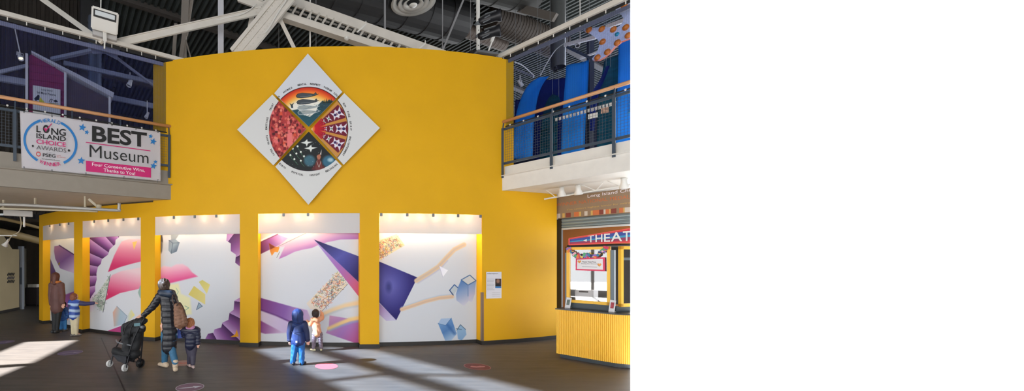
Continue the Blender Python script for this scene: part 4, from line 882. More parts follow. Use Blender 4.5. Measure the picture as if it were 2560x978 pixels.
bar(bm, a, b, .03, .06, (1, 0, 0)); tag(ob('steel_post', bm, mat('pale_post', (206, 206, 212), .5)), 'white double-channel post rising from the wall top, left of the riveted diagonal', 'post')
rod('thin white rod above the tip of the medallion', (776, -170), (775, 122), 10.2, 10.2, .02)
rod('grey hanger just right of the lattice girder top, upright', (962, -160), (962, 86), 10.4, 10.4, .03, mat('rod_grey', (140, 140, 142), .5), True)
rod('slanting grey rod rising right from the wall top', (1106, 127), (1229, -172), 10.3, 10.3, .028, mat('rod_grey', (140, 140, 142), .5), True)
rod('thin upright grey rod beside the slanting rod', (1107, -155), (1106, 127), 10.5, 10.5, .012, mat('rod_grey', (140, 140, 142), .5))
rod('hair-thin wire near the right net, upright', (1177, -160), (1176, 126), 10.4, 10.4, .006, mat('rod_grey', (140, 140, 142), .5))
rod('hair-thin wire left of the medallion rod', (697, -165), (697, 122), 10.4, 10.4, .006, mat('rod_grey', (140, 140, 142), .5))
rod('thin wire right of the medallion rod', (790, -165), (790, 120), 10.4, 10.4, .007, mat('rod_grey', (140, 140, 142), .5))
OLD = mat('old_steel', (132, 124, 116), .6)
t = empty('braced_column', W(462, 100, 11.2), 'braced steel column behind the wall top, left of the white post', 'column')
for p, q, w in (((466, -14), (463, 70), .20), ((482, -14), (466, 90), .07), ((464, 70), (454, 145), .12), ((463, 85), (464, 145), .05), ((463, 95), (477, 145), .035), ((440, 60), (434, 140), .08), ((443, 62), (465, 75), .04)):
    bm = NB(); bar(bm, W(*p, 11.2), W(*q, 11.2), w, w*.8, Vector((0, 1, 0))); ob('brace', bm, OLD, t)
for x, y in ((507, 130), (536, 134)):
    pass
# ---- black ducts and the round diffuser
def duct(label, p, q, dp, dq, r, m, ribs=0):
    bm = NB(); a, b = W(*p, dp), W(*q, dq); L = (b-a).length; n = ribs or 8
    prof = []
    for k in range(n+1):
        h = L*k/n; prof += [(r, h), (r*1.03, h+.01), (r*1.03, h+.05), (r, h+.06)] if k < n else [(r, h)]
    lathe(bm, [(0, 0)]+prof+[(0, L)], a, (b-a).normalized(), 28); tag(ob('air_duct', bm, m, smooth=False), label, 'duct')
BD = mat('black_duct', (40, 40, 42), .55); BD2 = mat('dark_duct', (52, 52, 50), .6, vary=.1)
duct('big black round duct above the lattice girder, left of the round diffuser', (690, -75), (1150, 58), 10.4, 13, .62, BD)
duct('black round duct carrying the round diffuser', (900, -130), (1330, -8), 9.9, 11.8, .48, BD2)
duct('grey-brown ribbed duct behind the two black stage lights', (1148, 70), (1260, 112), 13.5, 14.5, .22, mat('brown_duct', (96, 84, 76), .6), 14)
duct('broad ribbed dark duct above the right net', (1230, 45), (1400, 118), 13.2, 14.2, .42, mat('umber_duct', (64, 56, 50), .65), 26)
t = empty('air_diffuser', W(1033, 8, 11.0), 'round white louvred ceiling diffuser', 'diffuser')
c = W(1033, 8, 11.0)
for k, (r0, r1, dz) in enumerate(((.60, .44, .0), (.42, .30, -.035), (.28, .17, -.06), (.15, .0, -.085))):
    bm = NB(); lathe(bm, [(r0, dz), (max(r1, .0), dz+.07 if r1 > 0 else dz-.02), (max(r1, .0), dz+.085), (r0, dz+.015)] if r1 > 0 else [(.11, dz+.03), (.09, dz), (0, dz-.02)], c, (0, 0, 1), 40, r1 > 0); ob('louvre_ring', bm, LAMPW, t, True)
bm = NB(); lathe(bm, [(.45, .06), (.45, .5), (.43, .5), (.43, .06)], c, (0, 0, 1), 30, True); ob('neck', bm, BD, t)
bm = NB(); lathe(bm, [(0, .1), (.43, .1), (.43, .11), (0, .11)], c, (0, 0, 1), 30); ob('core', bm, BLK, t)
# ---- vertical duct on the right gallery
bm = NB(); p = W(1395, 80, 11.2); lathe(bm, [(.185+.006*(k % 2), -1.0+k*.09) for k in range(0, 40)], p, (0, 0, 1), 22); tag(ob('spiral_duct', bm, mat('steel_duct', (116, 118, 118), .35, .7), smooth=True), 'upright galvanised spiral duct behind the right net', 'duct')
# ---- stage lights on a white pole
t = empty('lighting_pole', W(1194, 60, 9.9), 'white vertical pole carrying two black stage lights', 'pole')
bm = NB(); tube(bm, [W(1195, -12, 9.95), W(1195, 128, 9.95)], .045, 14); ob('pole', bm, LAMPW, t)
bm = NB(); lathe(bm, [(.05, -.05), (.06, -.04), (.06, .04), (.05, .05)], W(1195, 60, 9.95), (0, 0, 1), 14); ob('collar', bm, GREY, t)
bm = NB(); lathe(bm, [(.05, -.04), (.06, -.03), (.06, .03), (.05, .04)], W(1195, 92, 9.95), (0, 0, 1), 14); ob('collar', bm, GREY, t)
def stage(label, x, y, d=9.85):
    t = empty('stage_light', W(x, y, d), label, 'stage light', 'stage lights on the white pole'); c = W(x, y, d); ax = Vector((.85, -.35, .12)).normalized()
    bm = NB(); lathe(bm, [(0, -.28), (.08, -.27), (.10, -.16), (.10, .12), (.14, .2), (.14, .24), (.12, .24), (.09, .14), (0, .13)], c, ax, 20); ob('housing', bm, mat('stage_black', (34, 34, 38), .4), t, True)
    bm = NB(); box(bm, c+Vector((-.02, -.06, .09)), (.26, .1, .02), ax); ob('top_plate', bm, GREY, t)
    bm = NB(); bar(bm, c+Vector((-.05, -.1, .02)), W(1196, y+8, 9.9), .025, .03); bar(bm, c+Vector((-.05, -.1, -.08)), c+Vector((-.22, -.1, -.16)), .02, .02); ob('yoke', bm, GREY, t)
    bm = NB(); tube(bm, [c-ax*.25, c-ax*.35+Vector((0, 0, -.1)), W(1197, y+30, 9.9)], .008, 6); ob('cable', bm, BLK, t)
stage('upper black stage light on the white pole', 1226, 46); stage('lower black stage light on the white pole', 1224, 84)
bm = NB()
for k in range(14): c = W(1178+k*3.3, 132+(k % 3)*2, 9.95); lathe(bm, [(0, -.05), (.06, -.03), (.05, .04), (0, .07)], c, (random.uniform(-.3, .3), 0, 1), 8)
tag(ob('cable_coil', bm, BLK), 'heap of black cable on the wall top under the stage lights', 'cable')
t = empty('work_light', W(1232, 112, 9.9), 'slim white angled lamp beside the lower stage light', 'lamp')
bm = NB(); tube(bm, [W(1221, 128, 9.9), W(1230, 103, 9.9)], .02, 8); ob('arm', bm, LAMPW, t)
bm = NB(); lathe(bm, [(0, -.02), (.035, 0), (.045, .13), (0, .15)], W(1229, 104, 9.88), (.3, 0, 1), 12); ob('head', bm, LAMPW, t)
bm = NB(); p = phi_px(1218); box(bm, cyl(p, ZT+.06, R-.1), (.55, .3, .05), (math.cos(p), math.sin(p), 0)); tag(ob('ledge_plate', bm, GREY), 'grey plate lying on the wall top by the right beam', 'plate')
# ------------------------------------------------------------------ right gallery: back wall, hanging blue cloths, starfish sign
def rgp(off): return Plane(rg(0, 0, off), RU)
bm = NB(); p = rg(-7, 0, -6.2); q = rg(5, 0, -6.2); prism(bm, [Vector((p.x, p.y, 4.0)), Vector((q.x, q.y, 4.0)), Vector((q.x, q.y, 7.7)), Vector((p.x, p.y, 7.7))], -RN*.1)
tag(ob('wall_right', bm, mat('navy_wall', (34, 44, 74), .7, vary=.3, scale=.7)), kind='structure')
CLB = mat('royal_cloth', (44, 150, 222), .6, vary=.12, scale=1.2); CLT = mat('teal_cloth', (24, 92, 110), .6, vary=.3, scale=2.2, stretch=(1, 1, 5)); CLN = mat('navy_cloth', (26, 52, 130), .6, vary=.2, scale=2)
def cloth(label, off, left, right, m, bulge=.25, name='hanging_cloth'):
    """left / right: edge pixel polylines from the top down; the sheet sags outward"""
    pl = rgp(off); L = spline([Vector((x, y, 0)) for x, y in left], 6); Rr = spline([Vector((x, y, 0)) for x, y in right], 6); n = len(L); bm = NB(); g = []
    for i in range(n):
        t = i/(n-1); row = []
        for j in range(9):
            k = j/8; x = L[i].x*(1-k)+Rr[i].x*k; y = L[i].y*(1-k)+Rr[i].y*k
            row.append(bm.verts.new(pl.px(x, y, bulge*(-math.cos(t*3.1)*.5)+.025*math.sin(k*7+t*3))))
        g.append(row)
    for a, b in zip(g, g[1:]):
        for j in range(8): bm.faces.new((a[j], a[j+1], b[j+1], b[j]))
    bmesh.ops.solidify(bm, geom=bm.faces[:], thickness=.012); o = tag(ob(name, bm, m, None, True), label, 'cloth', 'blue cloths hanging in the right gallery')
    for e in (left[0], right[0]):
        bm = NB(); p = pl.px(*e, -bulge*.5); tube(bm, [p-Vector((0, 0, .05)), Vector((p.x, p.y, 10.48))], .004, 5); ob('hanging_wire', bm, GREY, o)
    return o
cloth('arched blue cloth nearest the yellow wall, in the right gallery', -1.5, [(1331, 189), (1316, 205), (1306, 240), (1299, 300), (1296, 400)], [(1362, 183), (1354, 200), (1348, 235), (1346, 300), (1345, 400)], CLB, .5)
cloth('straight blue cloth strip in the middle of the right gallery', -1.7, [(1410, 162), (1409, 230), (1408, 310), (1409, 400)], [(1468, 147), (1468, 230), (1467, 310), (1466, 400)], CLB, .2)
cloth('widest blue cloth at the far right under the starfish sign', -1.2, [(1538, 92), (1541, 160), (1544, 230), (1543, 300), (1543, 400)], [(1610, 78), (1612, 160), (1614, 230), (1614, 300), (1612, 400)], CLB, .3)
cloth('twisted narrow navy cloth between the two right-hand cloths', -2.4, [(1508, 163), (1496, 200), (1484, 240), (1480, 330)], [(1519, 158), (1508, 200), (1500, 240), (1492, 330)], CLN, .3)
cloth('teal cloth behind, left of the widest blue cloth', -3.2, [(1506, 150), (1500, 210), (1497, 300), (1496, 400)], [(1552, 128), (1548, 210), (1546, 300), (1546, 400)], CLT, .2)
cloth('dark teal arched cloth behind, right of the arched blue cloth', -3.4, [(1372, 232), (1364, 250), (1360, 300), (1358, 400)], [(1388, 236), (1398, 260), (1400, 310), (1402, 400)], CLT, .4)
cloth('navy arched cloth behind the first two blue cloths', -4.2, [(1345, 200), (1340, 240), (1338, 320), (1336, 400)], [(1412, 190), (1416, 240), (1416, 320), (1416, 400)], CLN, .3)
cloth('deep blue cloth low behind the wire mesh at the yellow wall', -2.2, [(1286, 250), (1286, 300), (1288, 340), (1288, 400)], [(1300, 246), (1300, 300), (1300, 340), (1300, 400)], CLN, .1)
t = empty('starfish_sign', rgp(-.45).px(1530, 90), 'white starfish sign with orange bulbs hanging in the right gallery', 'sign')
st = [(1458, 77), (1462, 73), (1500, 67), (1520, 68), (1536, 71), (1548, 66), (1556, 57), (1560, 48), (1554, 38), (1540, 26), (1536, 16), (1545, 8), (1575, -14), (1640, -20), (1660, 60), (1620, 96), (1592, 97), (1570, 97), (1552, 104), (1536, 117), (1522, 133), (1510, 143), (1496, 151), (1482, 151), (1480, 147), (1488, 137), (1495, 124), (1499, 112), (1496, 101), (1486, 92), (1474, 84)]
sp = rgp(-.45); bm = NB(); prism(bm, [sp.px(*q) for q in st], -sp.n*.07); ob('body', bm, mat('starfish_edge', (206, 96, 50), .5), t)
bm = NB(); prism(bm, [sp.px(*q, .005) for q in st], -sp.n*.004); ob('face', bm, mat('starfish_white', (206, 214, 236), .6, vary=.14, scale=30), t)
for x, y in ((1473, 75), (1505, 73), (1534, 74), (1565, 69), (1571, 89), (1507, 105), (1544, 107), (1519, 130), (1494, 144), (1561, 13)):
    bm = NB(); lathe(bm, [(.05, 0), (.048, .02), (.036, .042), (.018, .052), (0, .055)], sp.px(x, y, .006), sp.n, 16); lathe(bm, [(.058, 0), (.06, .012), (.05, .014)], sp.px(x, y, .005), sp.n, 16); ob('bulb', bm, mat('orange_bulb', (228, 128, 40), .25), t, True)
bm = NB(); lathe(bm, [(.04, 0), (.036, .02), (0, .03)], sp.px(1543, 86, .005), sp.n, 14); ob('bulb', bm, mat('teal_bulb', (40, 160, 190), .25), t, True)
bm = NB(); tube(bm, [sp.px(1575, -10, -.03), sp.px(1575, -160, -.03)], .008, 6); ob('hanging_wire', bm, GREY, t)
def rod2(name, label, cat, off, p, q, w, h, m, off2=None):
    bm = NB(); bar(bm, rgp(off).px(*p), rgp(off if off2 is None else off2).px(*q), w, h); return tag(ob(name, bm, m), label, cat)
rod2('light_track', 'white light track under the starfish tip, behind the right net', 'light track', -1.0, (1411, 113), (1490, 93), .06, .07, WHT)
rod2('light_track', 'second white track at the top right, above the starfish', 'light track', -1.2, (1515, 68), (1640, 22), .06, .08, WHT)
rod2('steel_strut', 'blue-grey strut below the starfish tip, sloping down right', 'steel strut', -1.0, (1418, 118), (1486, 150), .05, .05, RAILM)
rod2('light_bar', 'thin white light bar just above the straight blue cloth', 'light', -1.6, (1450, 147), (1502, 127), .04, .04, WHT)
rod2('steel_strut', 'dim grey strut crossing high behind the spiral duct of the right gallery', 'steel strut', -2.4, (1235, 5), (1388, 44), .12, .2, mat('dim_steel', (96, 90, 84), .7))
rod2('steel_strut', 'dim dark strut high right of the spiral duct', 'steel strut', -3.4, (1330, -8), (1342, 30), .06, .08, mat('dim_steel', (96, 90, 84), .7))
rod2('steel_strut', 'pale horizontal strut behind the net, left of the arched blue cloth', 'steel strut', -2.5, (1284, 170), (1334, 192), .05, .05, BST)
rod2('hanger_rod', 'thin upright rod behind the right net, above the straight blue cloth', 'rod', -1.0, (1450, -20), (1450, 100), .012, .02, WHT)
rod2('steel_post', 'dark post behind the straight blue cloth at its right edge', 'post', -2.8, (1476, 100), (1476, 450), .12, .12, mat('dark_post', (54, 60, 76), .6))
spotlight('small spotlight left of the arched blue cloth in the right gallery', rgp(-1.2).px(1300, 208), (.5, .2, -.4), .2, .05, None, .15)
spotlight('spotlight on the white track right of its end, near the starfish tip', rgp(-1.0).px(1444, 112), (-.3, -.5, -.7), .14, .045, None, .06)
spotlight('spotlight under the spiral duct in the right gallery', rgp(-2.2).px(1388, 172), (-.3, -.5, -.7), .16, .05, DARK, .2, None, False, W(1391, 166, 11.2))
for lab, pts in (('pale cable drooping from the yellow wall end to the arched blue cloth', [(1286, 155, -.5), (1305, 163, -.9), (1322, 177, -1.3), (1336, 190, -1.5)]), ('pale cable rising from the arched blue cloth to the light track', [(1351, 188, -1.4), (1370, 153, -1.2), (1390, 124, -1.1), (1413, 107, -1.0)])):
    bm = NB(); tube(bm, spline([rgp(o_).px(x, y) for x, y, o_ in pts], 6), .012, 6); tag(ob('cable', bm, LAMPW), lab, 'cable')
t = empty('rope_bridge', rgp(-.9).px(1460, 280), 'row of small white slats hanging like a little bridge behind the right railing', 'slat row')
for i in range(17):
    k = i/16; x, y = 1391+k*144, 299-k*40; pl = rgp(-.55); bm = NB(); box(bm, pl.px(x, y), (.045, .012, .07), RU, bev=.003); ob('slat', bm, WHT, t)
bm = NB(); tube(bm, [rgp(-.56).px(1386, 297), rgp(-.56).px(1540, 254)], .007, 6); ob('rope', bm, GREY, t)
for lab, q, m in (('white card hanging behind the right railing, below the slat row', [(1470, 298), (1494, 293), (1494, 281), (1470, 286)], WHT), ('leaflet with an orange picture behind the right railing, by its third post', [(1502, 285), (1521, 281), (1521, 266), (1502, 270)], mat('leaflet_art', (196, 160, 140), .5, vary=.5, scale=14))):
    bm = NB(); prism(bm, [rgp(-.56).px(*p) for p in q], -rgp(0).n*.006); tag(ob('hanging_card', bm, m), lab, 'card')
# ------------------------------------------------------------------ under the right gallery: museum sign, shutter, theatre lobby, booth
SPL = Plane((6.12, 10.30), -Vd); SX = -Vd; SNv = SPL.n
t = empty('museum_sign', SPL.px(1480, 515), 'taupe museum sign board with colour blocks over the roller shutter', 'sign')
s0 = SPL.sz(1380.5, 540)[0]; s1 = SPL.d(1600)[0]
bm = NB(); prism(bm, [SPL.at(s0, 3.05), SPL.at(s1, 3.05), SPL.at(s1, 3.6), SPL.at(s0, 3.6)], -SNv*.06); ob('board', bm, mat('sign_taupe', (146, 122, 96), .5, vary=.04), t)
def wordS(s, x0, y0, x1, y1, h, w, m, pl, par, off=.004): return word(s, x0, y0, x1, y1, h, w, m, pl, par, off)
OR = mat('print_orange', (204, 112, 62), .5); GO = mat('print_gold', (206, 168, 92), .5)
wordS('Long Island Chi', 1469, 497, 1575, 481.5, 10, .004, WINK, SPL, t)
wordS('WINNER NATIONAL MEDAL', 1391, 516.5, 1575, 496.5, 8, .0, OR, SPL, t); wordS("The nation's highest honor for extra", 1417, 528, 1575, 510, 5, 0, GO, SPL, t)
MA = mat('print_maroon', (130, 58, 46), .5); LGR = mat('print_pale', (206, 196, 184), .5); MB_ = {'w': LGR, 'g': GO, 'm': MA, 'o': OR}
for a, b, k in ((1391, 1401, 'w'), (1406, 1412, 'g'), (1415, 1427, 'm'), (1435, 1447.5, 'o'), (1447.5, 1453, 'g'), (1461, 1469, 'w'), (1477, 1482, 'g'), (1482, 1498, 'o'), (1498, 1509, 'm'), (1509, 1514, 'w'), (1514, 1523, 'o'), (1523, 1527, 'g'), (1527, 1541, 'm'), (1548, 1558, 'o'), (1558, 1562, 'g'), (1562, 1590, 'w')):
    sa, sb = SPL.d(a)[0], SPL.d(b)[0]; bm = NB(); bm.faces.new([bm.verts.new(SPL.at(*q, .003)) for q in ((sa, 3.065), (sb, 3.065), (sb, 3.175), (sa, 3.175))]); ob('colour_block', bm, MB_[k], t)
t = empty('roller_shutter', SPL.at(1.0, 2.92, -.14), 'grey roller shutter, nearly fully raised above the theatre lobby', 'shutter')
SHM = mat('shutter_steel', (150, 166, 172), .4, .5)
sa, sb = SPL.d(1391.5)[0]+.03, s1
for i, (za, zb) in enumerate(((2.965, 3.05), (2.885, 2.96), (2.815, 2.88))):
    bm = NB(); n = 6; prism(bm, [SPL.at(sa, za+(zb-za)*k/n, -.12+.022*math.sin(math.pi*k/n)) for k in range(n+1)]+[SPL.at(sa, zb, -.15), SPL.at(sa, za, -.15)], SX*(sb-sa)); ob('slat', bm, SHM, t)
bm = NB(); prism(bm, [SPL.at(sa, z, o_) for z, o_ in ((2.77, -.10), (2.77, -.16), (2.81, -.16), (2.81, -.10))], SX*(sb-sa)); ob('bottom_rail', bm, mat('pale_steel', (196, 200, 200), .4, .3), t)
bm = NB(); bar(bm, SPL.at(sa-.02, 0, -.13), SPL.at(sa-.02, 3.05, -.13), .07, .12, SX); tag(ob('trim_5', bm, mat('jamb_black', (46, 40, 36), .5)), kind='structure')
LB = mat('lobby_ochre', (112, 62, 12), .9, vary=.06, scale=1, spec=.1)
bm = NB(); a = SPL.at(sa, 0, -.2); prism(bm, [a, a-SNv*4.2, a-SNv*4.2+Vector((0, 0, 3.05)), a+Vector((0, 0, 3.05))], -SX*.08); tag(ob('wall_lobby_left', bm, LB), kind='structure')
bm = NB(); a = SPL.at(sa-.1, 0, -4.2); b = SPL.at(4, 0, -4.2); prism(bm, [a, b, b+Vector((0, 0, 3.05)), a+Vector((0, 0, 3.05))], -SNv*.08); tag(ob('wall_lobby_back', bm, LB), kind='structure')
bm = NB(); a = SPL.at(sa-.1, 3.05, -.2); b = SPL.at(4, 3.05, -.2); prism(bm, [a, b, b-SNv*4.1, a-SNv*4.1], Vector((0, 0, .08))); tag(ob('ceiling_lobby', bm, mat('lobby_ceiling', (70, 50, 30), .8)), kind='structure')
# ---- lighting truss with spotlights under the right gallery
TPL = rgp(-.75)
t = empty('lighting_truss', TPL.px(1460, 470), 'small white lighting truss with zigzag web under the right gallery', 'truss')
bm = NB(); tube(bm, [TPL.px(1352, 475.5), TPL.px(1620, 434)], .018, 8); ob('top_chord', bm, LAMPW, t)
bm = NB(); tube(bm, [TPL.px(1361, 498), TPL.px(1620, 455)], .018, 8); ob('bottom_chord', bm, LAMPW, t)
zz = [(1364, 474), (1389, 493), (1449, 460), (1490, 477), (1514, 450), (1549, 466), (1576, 439), (1600, 458)]
for p, q in zip(zz, zz[1:]):
    if p[0] == 1389: continue
    bm = NB(); tube(bm, [TPL.px(*p), TPL.px(*q)], .010, 6); ob('web', bm, LAMPW, t)
for x, y in ((1357, 466), (1512, 440)): bm = NB(); tube(bm, [TPL.px(x, y+8), TPL.px(x, y-12)], .010, 6); ob('hanger', bm, GREY, t)
for lab, x, y in (('leftmost white spotlight on the truss over the museum sign', 1406, 482), ('middle white spotlight on the truss over the museum sign', 1447, 477), ('rightmost white spotlight on the truss over the museum sign', 1562, 461)):
    c = TPL.px(x, y, .03); tt = empty('truss_spotlight', c, lab, 'spotlight', 'spotlights on the right truss'); ax = Vector((.25, .25, -.95)).normalized()
    bm = NB(); lathe(bm, [(0, -.13), (.05, -.13), (.055, -.02), (.085, .06), (.088, .085), (.078, .085), (.05, .0), (0, 0)], c, ax, 20); ob('lamp_head', bm, LAMPW, tt, True)
    bm = NB(); lathe(bm, [(0, .055), (.072, .055), (.072, .065), (0, .07)], c, ax, 18); ob('lens', bm, mat('warm_lens', (255, 240, 214), .3, emit=1.6), tt)
    bm = NB(); box(bm, c+Vector((0, 0, .17)), (.05, .03, .14), RU, bev=.006); ob('stem', bm, LAMPW, tt)
# ---- ticket booth
BF = Plane((5.24, 8.43), (.613, -.79)); BX = BF.X; BN_ = BF.n
CA = Vector((4.94, 8.2, 0)); CB = CA+BX*1.13
t = empty('ticket_booth', CA+BX*.5-BN_*.5, 'yellow ribbed ticket booth with grey posts and yellow-framed windows', 'ticket booth')
cor = [CA-BN_*.9, CA-BN_*.02, CA]
path = [CA+BX*k*.05 for k in range(1, 19)]
c0 = CA+BX*.93; ccen = c0-BN_*.42
for k in range(1, 10): a = math.radians(k*6.5); path.append(ccen+BN_*.42*math.cos(a)+BX*.42*math.sin(a))
e_ = (path[-1]-path[-2]).normalized(); path += [path[-1]+e_*.05*k for k in range(1, 12)]
full = [CA-BN_*1.0, CA-BN_*.03, CA+BX*.0]+path
def offs(P, d):                                             # offset a path inward (away from the hall)
    out = []
    for i, p in enumerate(P):
        tg = (P[min(i+1, len(P)-1)]-P[max(i-1, 0)]).normalized(); n = Vector((tg.y, -tg.x, 0)); n = n if n.dot(BN_) > -.2 and i > 2 else (n if i > 2 else (BN_ if i == 2 else -BX)); out.append(p-n*d)
    return out
def skirt(bm, P, z0, z1, th=.03):
    Q = offs(P, th); rows = [[bm.verts.new(p+Vector((0, 0, z0))), bm.verts.new(p+Vector((0, 0, z1))), bm.verts.new(q+Vector((0, 0, z1))), bm.verts.new(q+Vector((0, 0, z0)))] for p, q in zip(P, Q)]
    for a, b in zip(rows, rows[1:]):
        for k in range(4): bm.faces.new((a[k], b[k], b[(k+1) % 4], a[(k+1) % 4]))
    bm.faces.new(rows[0]); bm.faces.new(rows[-1][::-1])
# battened front: fine half-round ribs along the path
L_ = [0]
for a, b in zip(full, full[1:]): L_.append(L_[-1]+(b-a).length)
def along(d):
    for i in range(len(full)-1):
        if d <= L_[i+1] or i == len(full)-2: k = (d-L_[i])/(L_[i+1]-L_[i]); return full[i]+(full[i+1]-full[i])*k
start = L_[2]; rb = []; d = start; pitch = .032
while d < L_[-1]-.001:
    p0 = along(d); p1 = along(min(d+.01, L_[-1])); tg = (p1-p0).normalized(); n = Vector((tg.y, -tg.x, 0)); n = n if n.dot(BN_) > 0 or n.dot(Vector((0, -1, 0))) > 0 else -n
    rb += [p0-n*.010, along(d+pitch*.12)+n*.0, along(d+pitch*.5)+n*.003, along(d+pitch*.88)+n*.0]; d += pitch
YB = mat('booth_yellow', (252, 196, 62), .45, vary=.04, scale=8, stretch=(6, 6, .4))
bm = NB(); skirt(bm, [CA-BN_*1.0, CA-BN_*.02]+rb, .085, .985, .03); ob('counter_front', bm, YB, t)
bm = NB(); Pk = [CA-BN_*1.0+BX*.08, CA-BN_*.10+BX*.08]+[p-BN_*.07 for p in path]; skirt(bm, Pk, 0, .085, .03); ob('kick_plate', bm, mat('kick_grey', (58, 66, 72), .4), t)
bm = NB(); top = [CA-BN_*1.0-BX*.015, CA+BN_*.012-BX*.015]+[p+BN_*.012 for p in path]+[path[-1]-BN_*1.3]; prism(bm, [p+Vector((0, 0, .985)) for p in top], Vector((0, 0, .022))); ob('counter_top', bm, mat('counter_black', (40, 38, 36), .25), t)
PG = mat('booth_grey', (104, 116, 124), .45)
def bz(x, y, off=0): return BF.px(x, y, off)
sL, sR = BF.d(1413.5)[0], BF.d(1536.5)[0]; f0, f1 = BF.d(1417)[0], BF.d(1526.5)[0]
bm = NB(); prism(bm, [BF.at(sL, 1.007), BF.at(sR, 1.007), BF.at(sR, 1.115), BF.at(sL, 1.115)], -BN_*.06); ob('lower_panel', bm, mat('booth_panel', (66, 76, 82), .45), t)
bm = NB(); bar(bm, BF.at(sL+.025, 1.007, -.02), BF.at(sL+.025, 2.15, -.02), .055, .06, BX); ob('post', bm, PG, t)
bm = NB(); bar(bm, BF.at(sR-.03, 1.007, -.02), BF.at(sR-.03, 2.19, -.02), .09, .06, BX); ob('post', bm, PG, t)
def wframe(a, b, z0, z1, pl, w, off):
    bm = NB(); n = pl.n
    for q in ((a, z0, b, z0+w), (a, z1-w, b, z1), (a, z0, a+w, z1), (b-w, z0, b, z1)): prism(bm, [pl.at(q[0], q[1], off), pl.at(q[2], q[1], off), pl.at(q[2], q[3], off), pl.at(q[0], q[3], off)], -n*.06)
    return bm
fr = ob('window_frame', wframe(f0, f1, 1.115, 2.262, BF, .055, .02), YB, t)
gl = bpy.data.materials.new('booth_glass'); gl.use_nodes = True; nt = gl.node_tree; nt.nodes.remove(nt.nodes['Principled BSDF']); gs = nt.nodes.new('ShaderNodeBsdfGlossy'); gs.inputs['Roughness'].default_value = .02; tr = nt.nodes.new('ShaderNodeBsdfTransparent'); mx = nt.nodes.new('ShaderNodeMixShader'); mx.inputs[0].default_value = .13
nt.links.new(tr.outputs[0], mx.inputs[1]); nt.links.new(gs.outputs[0], mx.inputs[2]); nt.links.new(mx.outputs[0], nt.nodes['Material Output'].inputs[0])
bm = NB(); prism(bm, [BF.at(f0+.04, 1.15, -.01), BF.at(f1-.04, 1.15, -.01), BF.at(f1-.04, 2.23, -.01), BF.at(f0+.04, 2.23, -.01)], -BN_*.008); ob('pane', bm, gl, fr)
B2o = BF.at(sR+.09, 0); B2 = Plane(B2o, (1, .28)); fr2 = ob('window_frame', wframe(0, 1.0, 1.10, 2.262, B2, .06, .02), YB, t)
g2 = gl.copy(); g2.name = 'dim_glass'; g2.node_tree.nodes['Mix Shader'].inputs[0].default_value = .06
bm = NB(); prism(bm, [B2.at(.04, 1.15, -.01), B2.at(.96, 1.15, -.01), B2.at(.96, 2.22, -.01), B2.at(.04, 2.22, -.01)], -B2.n*.008); ob('pane', bm, g2, fr2)
bm = NB(); bar(bm, B2.at(.06, 2.02, -.04), B2.at(.94, 2.02, -.04), .03, .05); ob('blind_rail', bm, PG, fr2)
bm = NB(); prism(bm, [B2.at(-.06, 1.007, -.03), B2.at(1, 1.007, -.03), B2.at(1, 1.11, -.03), B2.at(-.06, 1.11, -.03)], -B2.n*.05); ob('lower_panel', bm, mat('booth_panel', (66, 76, 82), .45), t)
SHL = mat('booth_inside', (34, 28, 24), .8)
bm = NB(); fl_ = [BF.at(sL, 0, -.08), BF.at(sR+.08, 0, -.08), B2.at(1.0, 0, -.08), B2.at(1.0, 0, -.08)-BN_*1.1, BF.at(sL, 0, -1.2)]
for a, b in zip(fl_[2:]+fl_[:1], fl_[3:]+fl_[:1]):
    if (a-b).length > 1e-6: prism(bm, [a+Vector((0, 0, 1.0)), b+Vector((0, 0, 1.0)), b+Vector((0, 0, 2.28)), a+Vector((0, 0, 2.28))], -Vector((0, 0, 1)).cross(b-a).normalized()*.03)
prism(bm, [p+Vector((0, 0, 2.28)) for p in fl_], Vector((0, 0, .03))); ob('shell', bm, SHL, t)
# things in and on the booth
PRN = mat('device_white', (222, 222, 224), .4)
t2 = empty('ticket_printer', BF.at(sL+.35, 1.3, -.3), 'white boxy ticket device behind the booth glass', 'device')
bm = NB(); box(bm, BF.at((f0+f1)/2-.13, 1.20, -.32), (.34, .3, .36), BX, bev=.02); ob('case', bm, PRN, t2)
bm = NB(); box(bm, BF.at((f0+f1)/2-.13, 1.34, -.16), (.16, .02, .03), BX); ob('slot', bm, BLK, t2)
def pxq(pl, q, off): return [pl.px(*p, off) for p in q]
t2 = empty('ticket_notice', bz(1477, 660, .03), 'pink-bordered white notice on the booth window, with small hearts', 'notice')
q = [(1440.5, 676), (1514, 678.5), (1513.5, 643.5), (1441, 646)]; qi = [(1444, 672.5), (1509, 674.5), (1508.5, 647.5), (1444.5, 649.5)]
bm = NB(); prism(bm, pxq(BF, q, .032), -BN_*.004); ob('border', bm, mat('notice_pink', (222, 60, 96), .5), t2)
bm = NB(); bm.faces.new([bm.verts.new(p) for p in pxq(BF, qi, .034)]); ob('sheet', bm, mat('notice_white', (232, 228, 228), .5), t2)
word('Theater Ticket Times', 1457, 656.5, 1492, 657, 3.4, .02, INK, BF, t2, .036); word('During Our Schedule', 1455, 661, 1496, 662, 3.0, .01, INK, BF, t2, .036); word('----------------', 1457, 667.5, 1494, 668.5, .8, 0, GINK, BF, t2, .036)
def heart(cx, cy, r):
    bm = NB(); vs = [bm.verts.new(bz(cx+r*16*math.sin(a)**3/16, cy-r*(13*math.cos(a)-5*math.cos(2*a)-2*math.cos(3*a)-math.cos(4*a))/16, .036)) for a in [k*math.pi/12 for k in range(24)]]; bm.faces.new(vs); ob('heart', bm, mat('heart_orange', (222, 150, 70), .5, vary=.3, scale=40), t2)
heart(1450, 654.5, 4.5); heart(1500, 662.5, 5)
t2 = empty('paper_garland', bz(1475, 630, .05), 'draped garland of colourful paper scraps at the booth window top', 'garland')
